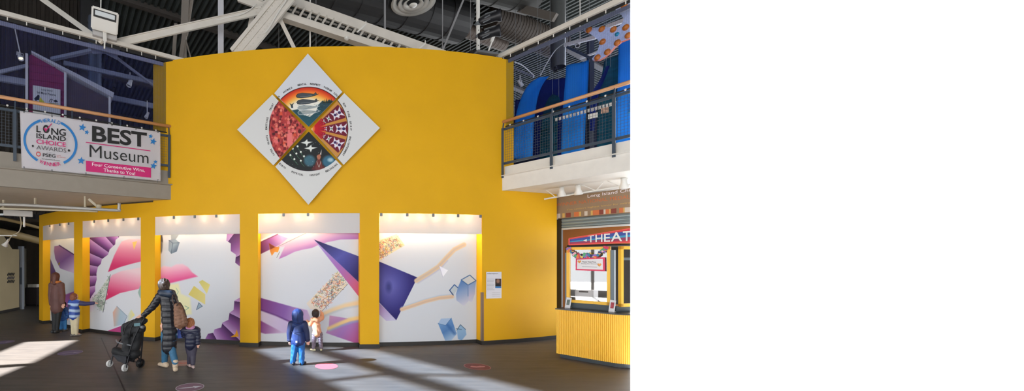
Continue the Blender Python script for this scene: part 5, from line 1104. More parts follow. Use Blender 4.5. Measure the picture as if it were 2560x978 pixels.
cols = [(150, 110, 190), (236, 130, 60), (216, 60, 90), (60, 130, 160), (230, 190, 80), (60, 60, 110), (240, 180, 190), (90, 170, 120)]
g1 = spline([bz(1424, 622, .05), bz(1436, 633, .06), bz(1450, 641, .06), bz(1464, 639, .06), bz(1478, 638, .06), bz(1492, 638, .06), bz(1506, 630, .06), bz(1519, 620, .05)], 5)
bm = NB(); tube(bm, g1, .004, 5); ob('string', bm, BLK, t2)
for i, p in enumerate(g1[::1]):
    bm = NB(); a = random.uniform(0, 3); X_ = (BX*math.cos(a)+Vector((0, 0, 1))*math.sin(a)); box(bm, p+BN_*random.uniform(0, .02)+Vector((0, 0, random.uniform(-.03, .02))), (random.uniform(.05, .09), .004, random.uniform(.03, .05)), X_, BN_, X_.cross(BN_)); ob('paper_scrap', bm, mat('scrap_%d' % (i % 8), cols[i % 8], .6), t2)
for lab, q, cc in (('small white leaflet card at the left end of the booth counter', [(1411.5, 769), (1425, 771.5), (1427, 746), (1414, 744.5)], (110, 120, 110)), ('small white leaflet card with red print on the booth counter, right of the window', [(1521, 777), (1536, 780), (1538, 752), (1523, 749.5)], (160, 60, 70))):
    pl = Plane(BF.at(0, 0, .14 if q[0][0] < 1500 else .16), BX); P4 = [pl.px(*p) for p in q]; lo = min(p.z for p in P4[:2])
    P4 = [p+Vector((0, 0, 1.008-lo)) for p in P4]; P4[0].z = P4[1].z = 1.008; P4[2] -= BN_*.05; P4[3] -= BN_*.05
    t2 = empty('leaflet_card', P4[0], lab, 'leaflet'); bm = NB(); prism(bm, P4, -BN_*.006); ob('card', bm, PRN, t2)
    c = sum(P4, Vector())/4; ex = (P4[1]-P4[0]); ez = (P4[3]-P4[0]); bm = NB(); bm.faces.new([bm.verts.new(c+ex*a+ez*b+BN_*.003) for a, b in ((-.28, -.2), (.28, -.2), (.28, .3), (-.28, .3))]); ob('picture', bm, mat('leaflet_%d' % cc[0], cc, .5, vary=.5, scale=30), t2)
    bm = NB(); prism(bm, [P4[0]-BN_*.005, P4[1]-BN_*.005, P4[1]-BN_*.08, P4[0]-BN_*.08], Vector((0, 0, .004))); ob('foot', bm, PRN, t2)
# ---- THEATER arrow sign
TS = Plane(BF.at(0, 0, .04), BX)
t2 = empty('theater_sign', TS.px(1500, 592), 'red and blue arrow-shaped THEATER sign on top of the booth', 'sign')
sE = TS.d(1600)[0]
bm = NB(); o4 = [(1423.5, 612.5), (1576, 606), (1576, 572), (1423.5, 597)]; P4 = [TS.px(*p) for p in o4]; k = (sE-TS.sz(*o4[0])[0])/(TS.sz(*o4[1])[0]-TS.sz(*o4[0])[0]); P4[1] = P4[0]+(P4[1]-P4[0])*k; P4[2] = P4[3]+(P4[2]-P4[3])*k
prism(bm, P4, -BN_*.08); ob('board', bm, mat('sign_red', (214, 50, 60), .45), t2)
def sq(a, b, m, off=.004, k0=0, k1=1):                      # a horizontal stripe between fractions a..b of the height
    bm = NB(); lo = lambda u: P4[0]+(P4[1]-P4[0])*u; hi = lambda u: P4[3]+(P4[2]-P4[3])*u
    bm.faces.new([bm.verts.new(p+BN_*off) for p in (lo(k0)*(1-a)+hi(k0)*a, lo(k1)*(1-a)+hi(k1)*a, lo(k1)*(1-b)+hi(k1)*b, lo(k0)*(1-b)+hi(k0)*b)]); ob('stripe', bm, m, t2)
sq(.16, .40, mat('sign_magenta', (150, 40, 86), .45)); sq(.40, .56, mat('sign_teal', (40, 150, 190), .45)); sq(.56, .86, mat('sign_blue', (40, 66, 150), .45))
bm = NB()
for p, q in ((P4[0], P4[1]), (P4[3], P4[2]), (P4[0], P4[3])): bar(bm, p+BN_*.012, q+BN_*.012, .024, .02, Vector((0, 0, 1)) if abs((p-q).z) < .1 else BX)
ob('neon_edge', bm, mat('sign_edge', (232, 70, 60), .4), t2)
for ch, x0, x1, yb0, yb1, h in (('T', 1470, 1486, 606.5, 606, 18), ('H', 1489.5, 1507, 606, 605.3, 19.5), ('E', 1511, 1526, 605.3, 604.6, 20.5), ('A', 1528, 1556, 604.3, 603.2, 23), ('T', 1558, 1577, 603.4, 602.4, 24.5)): word(ch, x0, yb0, x1, yb1, h, .012, LAMPW, TS, t2, .02, 'letter')
bm = NB(); bm.faces.new([bm.verts.new(TS.px(*p, .02)) for p in ((1459, 602), (1468, 597.5), (1468, 604.5))]); ob('arrow', bm, LAMPW, t2)
# ------------------------------------------------------------------ corridor under the left gallery
CW = mat('corridor_beige', (172, 156, 122), .7, vary=.05, scale=1)
A1, A2 = FL(-90, 803), FL(48, 774.5); cd = (A2-A1).normalized(); A1 = A2-cd*4
bm = NB(); prism(bm, [A1, A2, A2+Vector((0, 0, 2.42)), A2-cd*.45+Vector((0, 0, 2.42)), A2-cd*1.5+Vector((0, 0, 3.4)), A1+Vector((0, 0, 3.4))], Vector((-.25, 0, 0))); tag(ob('wall_corridor', bm, CW), kind='structure')
bm = NB(); prism(bm, [A1+Vector((.0, 0, 0)), A2, A2+Vector((0, 0, .1)), A1+Vector((0, 0, .1))], Vector((.012, 0, 0))); tag(ob('baseboard_corridor', bm, BASE), kind='structure')
bm = NB(); box(bm, W(53, 700, 16.2)*1+Vector((0, .0, 0)), (.16, .12, 2.55)); o = ob('door_1', bm, mat('door_grey', (140, 146, 156), .45)); o.location.z = 1.275-W(53, 700, 16.2).z; tag(o, kind='structure')
bm = NB(); c = W(52.5, 690, 16.1); box(bm, c, (.06, .02, .68)); tag(ob('door_vent', bm, RAILM), 'dark louvre strip on the grey corridor door edge', 'vent')
bm = NB(); a, b = FL(57, 772), FL(66, 761); prism(bm, [a, b, b+Vector((0, 0, 2.5)), a+Vector((0, 0, 2.5))], Vector((-.1, 0, 0))); tag(ob('wall_corridor_far', bm, mat('pale_corridor', (128, 124, 112), .6)), kind='structure')
bm = NB(); prism(bm, [Vector((-17, 19.4, 0)), Vector((-6, 19.4, 0)), Vector((-6, 19.4, 3.5)), Vector((-17, 19.4, 3.5))], Vector((0, .1, 0))); tag(ob('wall_corridor_end', bm, mat('striped_dark', (70, 62, 56), .8, vary=.35, scale=1.4, stretch=(2, 1, .05))), kind='structure')
bm = NB(); prism(bm, [Vector((-18, 12.2, 3.44)), Vector((-5, 17.2, 3.44)), Vector((-5, 20, 3.44)), Vector((-18, 20, 3.44))], Vector((0, 0, .1))); tag(ob('ceiling_corridor', bm, mat('corridor_ceiling', (58, 50, 42), .8)), kind='structure')
wp = Plane(A2, cd, .0); wp.n = Vector((cd.y, -cd.x, 0)); wp.n = wp.n if wp.n.x > 0 else -wp.n
t = empty('wall_notice', wp.px(26, 692, .01), 'rows of dark tally lettering on the beige corridor wall', 'wall text')
for k, (y, m_) in enumerate(((686, INK), (695, GINK), (704, INK))):
    for i in range(5):
        s_, z_ = wp.sz(18+i*3.6, y); bm = NB(); bar(bm, wp.at(s_, z_-.05, .004), wp.at(s_+.09, z_+.05, .004), .05, .006, wp.n); ob('mark', bm, m_, t)
t = empty('drinks_trolley', FL(86.5, 763.5), 'dark trolley with two white boxes at the end of the corridor', 'trolley')
bm = NB(); box(bm, FL(86.5, 763.5)+Vector((0, 0, .42)), (.5, .45, .76), bev=.02); ob('cabinet', bm, mat('trolley_dark', (46, 40, 44), .5), t)
for dx in (-.2, .2):
    bm = NB(); lathe(bm, [(0, -.02), (.04, -.02), (.04, .02), (0, .02)], FL(86.5, 763.5)+Vector((dx, -.18, .04)), (1, 0, 0), 12); ob('castor', bm, BLK, t)
for k, (dx, dz) in enumerate(((-.06, .98), (.12, .86))):
    o = FL(86.5, 763.5)+Vector((dx, -.1, .8)); bm = NB(); box(bm, o+Vector((0, 0, .06)), (.22, .2, .12), bev=.01); box(bm, o+Vector((0, 0, .125)), (.23, .21, .02), bev=.004); tag(ob('small_box', bm, WHT), 'small white box on the corridor trolley, %s of the two' % ('left' if k == 0 else 'right'), 'box')
PIPE = mat('pipe_beige', (186, 176, 152), .5)
def pipe(label, pts, d, r, m=PIPE, cat='pipe', name='ceiling_pipe', n=4):
    bm = NB(); tube(bm, spline([W(x, y, dd) for (x, y), dd in zip(pts, d)], n), r, 12); return tag(ob(name, bm, m, None, True), label, cat)
pipe('long grey sprinkler pipe under the left gallery, ending in an upturned stub', [(-40, 511), (60, 513), (180, 520), (292, 526), (297, 523), (298, 508)], [8.6, 8.8, 9.0, 9.3, 9.3, 9.3], .035, mat('pipe_grey', (170, 168, 164), .4, .3))
pipe('pale conduit just below the sprinkler pipe', [(-40, 520), (40, 523), (150, 526), (244, 529)], [8.7, 8.8, 9.0, 9.2], .022)
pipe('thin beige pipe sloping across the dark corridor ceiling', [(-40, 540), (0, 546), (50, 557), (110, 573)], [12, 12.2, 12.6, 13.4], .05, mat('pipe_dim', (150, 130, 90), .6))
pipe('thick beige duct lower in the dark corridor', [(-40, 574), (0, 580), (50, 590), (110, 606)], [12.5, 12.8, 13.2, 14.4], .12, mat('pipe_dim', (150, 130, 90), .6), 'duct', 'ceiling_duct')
pipe('short white tube hanging straight down under the left gallery', [(60.5, 538), (60.5, 568)], [9.6, 9.6], .022, LAMPW, 'tube', 'hanging_tube')
for k, (x, y0, y1, d_) in enumerate(((213, 486, 521, 9.15), (88, 495, 514, 9.0), (9, 500, 522, 8.8))):
    bm = NB(); bar(bm, W(x, y0, d_), W(x, y1, d_), .035, .035, (1, 0, 0)); bar(bm, W(x-4, y1, d_), W(x+4, y1, d_), .06, .06); tag(ob('pipe_hanger', bm, PIPE), ['pipe hanger on the sprinkler pipe nearest its stub', 'pipe hanger in the middle of the sprinkler pipe', 'pipe hanger at the far left of the sprinkler pipe'][k], 'pipe hanger')
bm = NB(); bar(bm, W(222, 498, 9.2), W(246, 519, 9.25), .05, .05); lathe(bm, [(0, -.06), (.06, -.05), (.06, .05), (0, .06)], W(247, 518, 9.25), (0, 0, 1), 12); tag(ob('pipe_brace', bm, PIPE), 'slanting tan brace with a round joint by the sprinkler pipe', 'brace')
t = empty('fluorescent_fitting', W(46, 534, 9.4), 'pale fluorescent fitting box under the left gallery', 'light fitting')
bm = NB(); box(bm, W(46, 534, 9.4), (.55, .14, .13), LU, bev=.008); ob('housing', bm, mat('fitting_grey', (188, 186, 182), .5), t)
bm = NB(); tube(bm, [W(-20, 536, 9.3), W(36, 537, 9.35)], .025, 10); ob('tube', bm, mat('tube_cool', (206, 214, 220), .3), t)
t = empty('track_lamp', W(14, 610, 11.2), 'small white cone lamp on a bent arm in the corridor', 'lamp')
bm = NB(); tube(bm, spline([W(50, 540, 10.8), W(53, 560, 10.9), W(47, 580, 11), W(30, 590, 11.1), W(20, 604, 11.2)], 6), .014, 8); ob('cord', bm, PIPE, t)
bm = NB(); lathe(bm, [(0, -.05), (.03, -.05), (.035, .06), (.085, .17), (.075, .17), (0, .1)], W(20, 602, 11.2), W(13, 613, 11.2)-W(20, 602, 11.2), 16); ob('lamp_head', bm, LAMPW, t, True)
bm = NB(); bar(bm, W(-20, 589, 11.1), W(42, 589.5, 11.1), .03, .03); ob('track', bm, LAMPW, t)
# ------------------------------------------------------------------ floor decals
def decal(label, x, y, r, m1, m2=None, shape=None):
    c = FL(x, y, .003); bm = NB(); lathe(bm, [(0, 0), (r, 0), (r, -.0015), (0, -.0015)], c, (0, 0, 1), 40)
    t = empty('floor_decal', c, label, 'floor decal', 'round floor decals'); ob('disc', bm, m1, t)
    if m2:
        bm = NB(); lathe(bm, [(r*.96, .001), (r, .001), (r, .0004), (r*.96, .0004)], c, (0, 0, 1), 40, True); ob('border', bm, m2, t)
        if shape:
            bm = NB(); bm.faces.new([bm.verts.new(c+Vector((a*r, b*r, .0012))) for a, b in shape]); ob('symbol', bm, m2 if m2 is not WHT else mat('decal_pale', (206, 206, 218), .6), t)
arrow = [(-.8, -.35), (-.5, -.12), (.2, .1), (.15, .3), (.85, .3), (.4, -.25), (.35, -.05), (-.4, -.3)]
shoe = [(-.6, -.1), (-.2, -.3), (.5, -.15), (.7, .1), (.3, .2), (0, .05), (-.4, .2)]
decal('pink round floor decal in the sunlight beside the blue-coated child', 816, 915.5, .215, mat('decal_pink', (226, 96, 104), .6, vary=.1, scale=20))
decal('maroon round floor decal with a thin white rim, alone on the right', 1193, 917, .235, mat('decal_maroon', (122, 62, 66), .6, vary=.1, scale=20), mat('decal_rim', (196, 130, 130), .6), shoe)
decal('mauve round floor decal with a white arrow at the bottom edge', 475, 968.5, .215, mat('decal_mauve', (132, 104, 124), .6), mat('decal_pale', (206, 206, 218), .6), arrow)
decal('violet round floor decal between the left sun patch and the stroller', 176, 882, .235, mat('decal_violet', (104, 94, 126), .6), mat('decal_lilac', (150, 142, 170), .6), arrow)
decal('violet-grey round floor decal at the far left edge beyond the sun patch', 8, 856, .225, mat('decal_violet', (104, 94, 126), .6), mat('decal_lilac', (150, 142, 170), .6), arrow)
decal('faded pink round floor decal behind the woman and the small child', 457, 908, .20, mat('decal_faded', (176, 140, 132), .6), mat('decal_rose', (196, 110, 106), .6), shoe)
# ------------------------------------------------------------------ people
SKIN = mat('skin_light', (224, 172, 148), .5, vary=.03); HAIRD = mat('hair_dark', (44, 32, 26), .6, vary=.25, scale=30, stretch=(1, 1, .3)); HAIRB = mat('hair_brown', (66, 50, 40), .6, vary=.3, scale=30, stretch=(1, 1, .3)); HAIRR = mat('hair_auburn', (168, 108, 70), .6, vary=.25, scale=30)
EYEW = mat('eye_white', (236, 232, 226), .2); EYED = mat('eye_dark', (36, 26, 22), .2); LIP = mat('lip', (190, 108, 100), .5)
def V3(*a): return Vector(a)
def hand_caps(w, d, up, s):
    """w wrist, d pointing direction, up = back-of-hand normal, s hand length: palm, four unequal bent fingers, thumb"""
    d = Vector(d).normalized(); n = Vector(up); n = (n-d*n.dot(d)).normalized(); q = d.cross(n); caps = [(w, s*.13, w+d*s*.42, s*.17, (1, 1, 1))]
    caps[0] = (w, s*.14, w+d*s*.40, s*.16)
    for k, (o_, L) in enumerate(((-.19, .42), (-.065, .48), (.065, .45), (.19, .34))):
        a = w+d*s*.45+q*s*o_; b = a+d*s*L*.5-n*s*.04; c = b+d*s*L*.4-n*s*.12
        caps += [(a, s*.062, b, s*.056), (b, s*.056, c, s*.048)]
    a = w+d*s*.14-q*s*.13; b = a+d*s*.18-q*s*.16-n*s*.03; c = b+d*s*.2-q*s*.03-n*s*.03; caps += [(a, s*.075, b, s*.065), (b, s*.065, c, s*.052)]
    return caps
def head_caps(c, r, f, up=V3(0, 0, 1)):
    f = Vector(f).normalized(); s = f.cross(up).normalized()
    caps = [(c+up*r*.25-f*r*.15, r*.98, c+up*r*.2+f*r*.12, r*.92), (c-up*r*.35+f*r*.25, r*.62, c-up*r*.75+f*r*.42, r*.34), (c+f*r*.78-up*r*.05, r*.10, c+f*r*1.02-up*r*.28, r*.15)]
    for k in (-1, 1): caps.append((c+s*k*r*.93-up*r*.02-f*r*.05, r*.12, c+s*k*r*.98-up*r*.3-f*r*.02, r*.09))
    return caps
def face(t, c, r, f):
    f = Vector(f).normalized(); s = f.cross(V3(0, 0, 1)).normalized(); u = V3(0, 0, 1)
    for k in (-1, 1):
        bm = NB(); bmesh.ops.create_icosphere(bm, subdivisions=2, radius=r*.13, matrix=Matrix.Translation(c+f*r*.78+s*k*r*.36+u*r*.02)); o = ob('eye', bm, EYEW, t, True)
        bm = NB(); bmesh.ops.create_icosphere(bm, subdivisions=2, radius=r*.075, matrix=Matrix.Translation(c+f*r*.85+s*k*r*.36+u*r*.02)); ob('iris', bm, EYED, o, True)
    bm = NB(); tube(bm, [c+f*r*.80-u*r*.62-s*r*.22, c+f*r*.87-u*r*.63, c+f*r*.80-u*r*.62+s*r*.22], [r*.03, r*.06, r*.03], 8); ob('lips', bm, LIP, t, True)
def shoe_caps(an, f, L):
    f = Vector(f).normalized(); g = V3(an.x, an.y, 0); r = L*.17
    return [(g-f*L*.22+V3(0, 0, r*1.0), r, g+f*L*.55+V3(0, 0, r*.78), r*.75), (an+V3(0, 0, .0), r*.95, g-f*L*.1+V3(0, 0, r*1.2), r*.95)]
def person(label, J, f, H, hr, look, group=None):
    """J: joints in world space; one continuous body; clothing is built by the caller"""
    t = empty('person', V3(*( (J['anL']+J['anR'])/2).xy, 0), label, 'person', group)
    u = V3(0, 0, 1); h = J['head']; k = H/1.65; caps = head_caps(h, hr, look)
    caps += [(h-u*hr*.5-Vector(look).normalized()*hr*.2, hr*.5, J['nb'], .055*k), (J['shL'], .05*k, J['shR'], .05*k), (J['nb'], .055*k, J['hip'], .085*k), (J['hipL'], .085*k, J['hipR'], .085*k), ((J['shL']+J['shR'])/2-u*.12*k, .088*k, J['hip'], .085*k)]
    for s in 'LR':
        caps += [(J['sh'+s], .048*k, J['el'+s], .037*k), (J['el'+s], .036*k, J['wr'+s], .026*k), (J['hip'+s], .078*k, J['kn'+s], .052*k), (J['kn'+s], .052*k, J['an'+s], .036*k), (J['an'+s], .036*k, J['an'+s]+Vector(f).normalized()*.11*k-u*.03*k, .03*k)]
        d = J.get('hd'+s, J['wr'+s]-J['el'+s]); caps += hand_caps(J['wr'+s], d, J.get('hn'+s, V3(0, -1, .2)), .17*k*(1.0 if H > 1.3 else 1.05))
    blob('body', caps, SKIN, t, .0052 if H > 1.3 else .0045, 3); face(t, h, hr, look); return t
def joints(d, pts):
    """pts: name -> (px, py[, depth shift])"""
    J = {}
    for k, v in pts.items(): J[k] = W(v[0], v[1], d+(v[2] if len(v) > 2 else 0))
    J['hip'] = (J['hipL']+J['hipR'])/2; return J
# -- child in the blue hooded coat
d = 7.62; s_ = d/F
J = joints(d, dict(head=(744, 788), nb=(745, 806), shL=(729, 811), shR=(760, 811), elL=(724, 832), elR=(766, 832), wrL=(724.5, 850), wrR=(768.5, 850), hipL=(738, 858), hipR=(753, 858), knL=(735, 883), knR=(754, 883), anL=(732, 908), anR=(754, 909)))
f = V3(.05, 1, 0); t = person('child in a royal blue hooded coat and bright blue trousers, seen from behind', J, f, 1.1, .088, f)
NAVB = mat('coat_royal', (24, 46, 98), .6, vary=.12, scale=7); NAVD = mat('coat_sleeve', (22, 34, 76), .6, vary=.1, scale=7)
def flap(co, n): return .006*math.sin(co.x*60+co.z*10)*max(0, min(1, (1.0-co.z)))
blob('coat', [(J['shL']+V3(.02, 0, -.01), .075, J['shR']+V3(-.02, 0, -.01), .075), (J['nb']-V3(0, 0, .03), .085, W(745, 838, d), .125, (1, .85, 1)), (W(745, 835, d), .125, W(745, 855, d), .130, (1.12, .85, .8)), (W(737, 850, d), .09, W(753, 850, d), .09, (1, 1, 1.1))], NAVB, t, .009, 4, flap)
for s in 'LR':
    blob('sleeve', [(J['sh'+s], .075, J['el'+s], .062), (J['el'+s], .062, J['wr'+s]+V3(0, 0, .005), .052)], NAVD, t, .009, 4)
    bm = NB(); lathe(bm, [(.052, -.01), (.056, 0), (.052, .018), (.045, .018), (.045, -.01)], J['wr'+s], J['wr'+s]-J['el'+s], 18, True); ob('cuff', bm, mat('coat_cuff', (22, 30, 66), .6), t, True)
blob('hood', [(J['head']+V3(0, -.012, .012), .118, J['head']+V3(0, -.02, -.03), .112), (J['head']+V3(0, -.02, -.05), .10, J['nb']+V3(0, -.01, .0), .095, (1.15, 1, .8))], NAVB, t, .009, 4)
bm = NB(); tube(bm, [J['head']+V3(0, -.13, .08), J['head']+V3(0, -.145, 0), J['nb']+V3(0, -.11, 0)], .004, 6); tube(bm, spline([J['nb']+V3(-.11, -.05, .02), J['nb']+V3(0, -.115, -.005), J['nb']+V3(.11, -.05, .02)], 6), .006, 6); ob('seam', bm, NAVD, t)
bm = NB(); tube(bm, spline([W(729, 830, d-.10), W(745, 832, d-.135), W(761, 830, d-.10)], 6), .006, 6); ob('waist_cord', bm, NAVD, t)
bm = NB(); box(bm, W(741, 855, d-.13), (.032, .006, .035)); ob('label_patch', bm, WHT, t)
TRB = mat('trousers_bright', (20, 90, 156), .6, vary=.15, scale=9)
blob('trousers', [(J['hipL'], .078, J['knL'], .064), (J['knL'], .064, J['anL']+V3(0, 0, .02), .056), (J['hipR'], .078, J['knR'], .064), (J['knR'], .064, J['anR']+V3(0, 0, .02), .056), (J['hipL'], .08, J['hipR'], .08)], TRB, t, .009, 3, lambda co, n: .002*math.sin(co.z*70+co.x*55+co.y*40)+.002*math.sin(co.z*31-co.x*80))
for s in 'LR':
    q = f+(V3(-.35, 0, 0) if s == 'L' else V3(.55, -.3, 0)); blob('boot', shoe_caps(V3(J['an'+s].x, J['an'+s].y, .07), q, .19), mat('boot_dark', (30, 32, 40), .5), t, .006, 3)
# -- toddler in the peach hoodie
d = 8.80
J = joints(d, dict(head=(789, 785), nb=(790, 796), shL=(783, 800), shR=(799, 799), elL=(776, 812, .05), elR=(806, 795, .10), wrL=(771, 806, .14), wrR=(804, 784, .22), hipL=(787, 836), hipR=(800, 836), knL=(785, 853), knR=(801, 853), anL=(784, 871), anR=(803, 872)))
J['hdR'] = V3(-.25, .35, .8); J['hdL'] = V3(-.5, .5, .6); f = V3(-.12, 1, 0); t = person('toddler in a peach hoodie touching the mural, dark hair and grey trousers', J, f, .9, .078, V3(-.25, 1, .12))
PEA = mat('peach_fleece', (226, 158, 120), .7, vary=.12, scale=10)
blob('hoodie', [(J['shL'], .062, J['shR'], .062), (J['nb'], .055, W(792, 832, d), .098, (1, .9, 1)), (W(791, 815, d), .095, W(793, 834, d), .10, (1, .9, .9)), (J['shL'], .055, J['elL'], .046), (J['elL'], .046, J['wrL'], .036), (J['shR'], .056, J['elR'], .048), (J['elR'], .048, J['wrR'], .038), (J['nb']+V3(-.02, -.05, -.02), .05, J['nb']+V3(.02, -.06, -.04), .05)], PEA, t, .007, 4, lambda co, n: .005*math.sin(co.x*55+co.z*45))
blob('hair', [(J['head']+V3(.0, -.012, .018), .090, J['head']+V3(.0, -.018, -.012), .082), (J['head']+V3(0, .03, .05), .06, J['head']+V3(0, .06, .055), .045)], HAIRD, t, .006, 3, lambda co, n: .003*math.sin(co.x*260)*math.sin(co.z*210))
blob('trousers', [(J['hipL'], .062, J['knL'], .052), (J['knL'], .052, J['anL']+V3(0, 0, .01), .042), (J['hipR'], .062, J['knR'], .052), (J['knR'], .052, J['anR']+V3(0, 0, .01), .042), (J['hipL'], .066, J['hipR'], .066)], mat('trousers_mauve', (128, 112, 124), .65, vary=.2, scale=9), t, .007, 3, lambda co, n: .004*math.sin(co.z*110+co.x*40))
for s, q in (('L', V3(-.6, .5, 0)), ('R', V3(.1, 1, 0))): blob('shoe', shoe_caps(V3(J['an'+s].x, J['an'+s].y, .05), q, .15), mat('shoe_cream', (232, 222, 180), .5), t, .005, 3)
# -- woman in the long black puffer coat
d = 7.32
J = joints(d, dict(head=(409, 714), nb=(413, 731), shL=(401, 741), shR=(431, 742), elL=(381, 768, .02), elR=(441, 774, .04), wrL=(359, 789, .02), wrR=(446, 804, .02), hipL=(412, 815), hipR=(430, 815), knL=(414, 866, .06), knR=(428, 868, -.02), anL=(411.5, 908, .13), anR=(438, 914, -.12)))
J['anL'].z = .10; J['anR'].z = .12; J['hdL'] = V3(-.8, 0, -.12); J['hnL'] = V3(.1, -.3, 1); f = V3(-.45, .85, 0); t = person('woman in a long black quilted coat and jeans pushing a stroller', J, V3(-.3, .9, 0), 1.65, .086, f)
PUF = mat('coat_black', (34, 35, 42), .38, vary=.12, scale=6); PUN = mat('coat_hood', (36, 48, 66), .45, vary=.15, scale=6)
def quilt(step, amp): return lambda co, n: amp*(abs(math.sin(co.z*math.pi/step))**.6-.6)
blob('coat', [(J['shL'], .085, J['shR'], .085), (W(416, 742, d), .115, W(421, 775, d), .135, (1, .85, 1)), (W(420, 775, d), .135, W(424, 830, d), .150, (.9, .85, 1)), (W(424, 830, d), .142, W(423, 868, d), .142, (.93, .9, 1))], PUF, t, .010, 4, quilt(.105, .011))
blob('sleeve', [(J['shL'], .088, J['elL'], .068), (J['elL'], .066, J['wrL'], .050)], PUF, t, .009, 4, quilt(.07, .008)); blob('sleeve', [(J['shR'], .088, J['elR'], .070), (J['elR'], .068, J['wrR'], .052)], PUF, t, .009, 4, quilt(.08, .010))
blob('hood', [(W(407, 732, d-.06), .085, W(425, 735, d-.07), .09, (1, .9, .85)), (W(403, 730, d), .07, W(430, 733, d), .07)], PUN, t, .010, 5)
blob('hair', [(J['head']+V3(.010, -.018, .03), .108, J['head']+V3(.02, -.03, -.02), .100), (J['head']+V3(.03, -.05, -.03), .07, J['nb']+V3(.0, -.03, .03), .06)], HAIRB, t, .007, 3, lambda co, n: .004*math.sin(co.x*150+co.z*60))
bm = NB(); bmesh.ops.create_icosphere(bm, subdivisions=3, radius=.045, matrix=Matrix.Translation(J['head']+V3(.05, -.10, .045))); ob('hair_bun', bm, HAIRB, t, True)
DEN = mat('denim', (52, 104, 138), .65, vary=.2, scale=12)
blob('jeans', [(W(414, 840, d), .09, J['knL'], .075), (J['knL'], .075, J['anL']+V3(0, 0, .02), .058), (W(430, 840, d), .09, J['knR'], .075), (J['knR'], .075, J['anR']+V3(0, 0, .03), .058), (W(414, 835, d), .09, W(430, 835, d), .09)], DEN, t, .009, 3, lambda co, n: .002*math.sin(co.z*60+co.x*50))
BOOT = mat('boot_beige', (206, 186, 160), .55, vary=.06)
for s, q in (('L', V3(-.8, .5, 0)), ('R', V3(-.35, .8, 0))):
    a = J['an'+s]; b_ = shoe_caps(V3(a.x, a.y, .10), q, .27)
    blob('boot', b_+[(V3(a.x, a.y, .09), .05, V3(a.x, a.y, .17), .055)], BOOT, t, .007, 3)
# her bags
t = empty('shoulder_bag', W(451, 790, d-.12), 'big brown woven shoulder bag hanging at the woman\'s right side', 'bag')
blob('bag_body', [(W(444, 768, d-.13), .085, W(448, 808, d-.14), .11, (.85, .8, 1)), (W(452, 780, d-.12), .09, W(457, 806, d-.12), .10, (.9, .8, 1))], mat('woven_brown', (128, 92, 70), .6, vary=.3, scale=22, stretch=(1, 1, 3)), t, .009, 4, lambda co, n: .005*math.sin(co.z*95)*math.sin(co.x*40))
bm = NB(); tube(bm, spline([W(436, 765, d-.14), W(431, 748, d-.15), W(433, 737, d-.10), W(440, 747, d-.04), W(452, 772, d-.08)], 6), .012, 8); ob('strap', bm, mat('strap_brown', (74, 52, 42), .5), t)
bm = NB(); tube(bm, spline([W(441, 765, d-.2), W(449, 757, d-.21), W(458, 770, d-.17), W(466, 793, d-.14)], 6), .011, 8); ob('handle', bm, mat('strap_brown', (74, 52, 42), .5), t)
t = empty('tote_bag', W(451, 836, d+.14), 'small blue cloth bag hanging between the woman and the small child', 'bag')
bm = NB(); p = [W(x, y, d+.14) for x, y in ((443, 820), (457, 821), (459, 846), (442, 847))]; prism(bm, p, V3(0, .09, 0)); bmesh.ops.bevel(bm, geom=bm.edges[:], offset=.015, segments=2, affect='EDGES'); ob('bag_body', bm, mat('bag_blue', (86, 110, 196), .6, vary=.1), t)
bm = NB(); tube(bm, spline([W(445, 821, d+.18), W(446, 808, d+.12), W(449, 805, d+.1), W(455, 821, d+.18)], 6), .006, 6); ob('handle', bm, mat('bag_blue_dark', (60, 76, 150), .6), t)
# -- small child beside her
d = 7.42
J = joints(d, dict(head=(474, 808), nb=(477, 820), shL=(466, 827), shR=(490, 827), elL=(461, 838, .03), elR=(494, 843), wrL=(458, 826, -.03), wrR=(494, 858, -.02), hipL=(472, 866), hipR=(485, 866), knL=(475, 889, .02), knR=(482, 890), anL=(473, 911, .06), anR=(482, 914, -.04)))
J['anL'].z = .07; J['anR'].z = .08; J['hdL'] = V3(-.3, 0, 1); f = V3(-.55, .8, 0); t = person('small auburn-haired child in a navy puffer jacket walking beside the woman', J, f, .95, .078, f)
NPF = mat('puffer_navy', (34, 38, 62), .42, vary=.12, scale=6)
blob('jacket', [(J['shL'], .085, J['shR'], .085), (J['nb'], .075, W(479, 850, d), .12, (1, .95, 1)), (W(479, 840, d), .125, W(478, 862, d), .115)], NPF, t, .009, 4, quilt(.075, .009))
for s in 'LR': blob('sleeve', [(J['sh'+s], .075, J['el'+s], .062), (J['el'+s], .062, J['wr'+s], .05)], NPF, t, .009, 3, quilt(.06, .009))
blob('hair', [(J['head']+V3(.01, -.012, .016), .088, J['head']+V3(.015, -.02, -.03), .082)], HAIRR, t, .006, 3, lambda co, n: .003*math.sin(co.x*200+co.z*80))
blob('collar', [(J['nb']+V3(-.035, -.03, .01), .055, J['nb']+V3(.04, -.03, .01), .055)], mat('collar_pink', (190, 130, 170), .6), t, .008, 3)
blob('trousers', [(J['hipL'], .072, J['knL'], .058), (J['knL'], .058, J['anL']+V3(0, 0, .01), .046), (J['hipR'], .072, J['knR'], .058), (J['knR'], .058, J['anR']+V3(0, 0, .01), .046), (J['hipL'], .075, J['hipR'], .075)], mat('trousers_charcoal', (66, 62, 78), .65, vary=.15, scale=9), t, .008, 3)
for s in 'LR': blob('shoe', shoe_caps(V3(J['an'+s].x, J['an'+s].y, .055), f, .17), mat('shoe_pale', (196, 172, 168), .5), t, .006, 3)
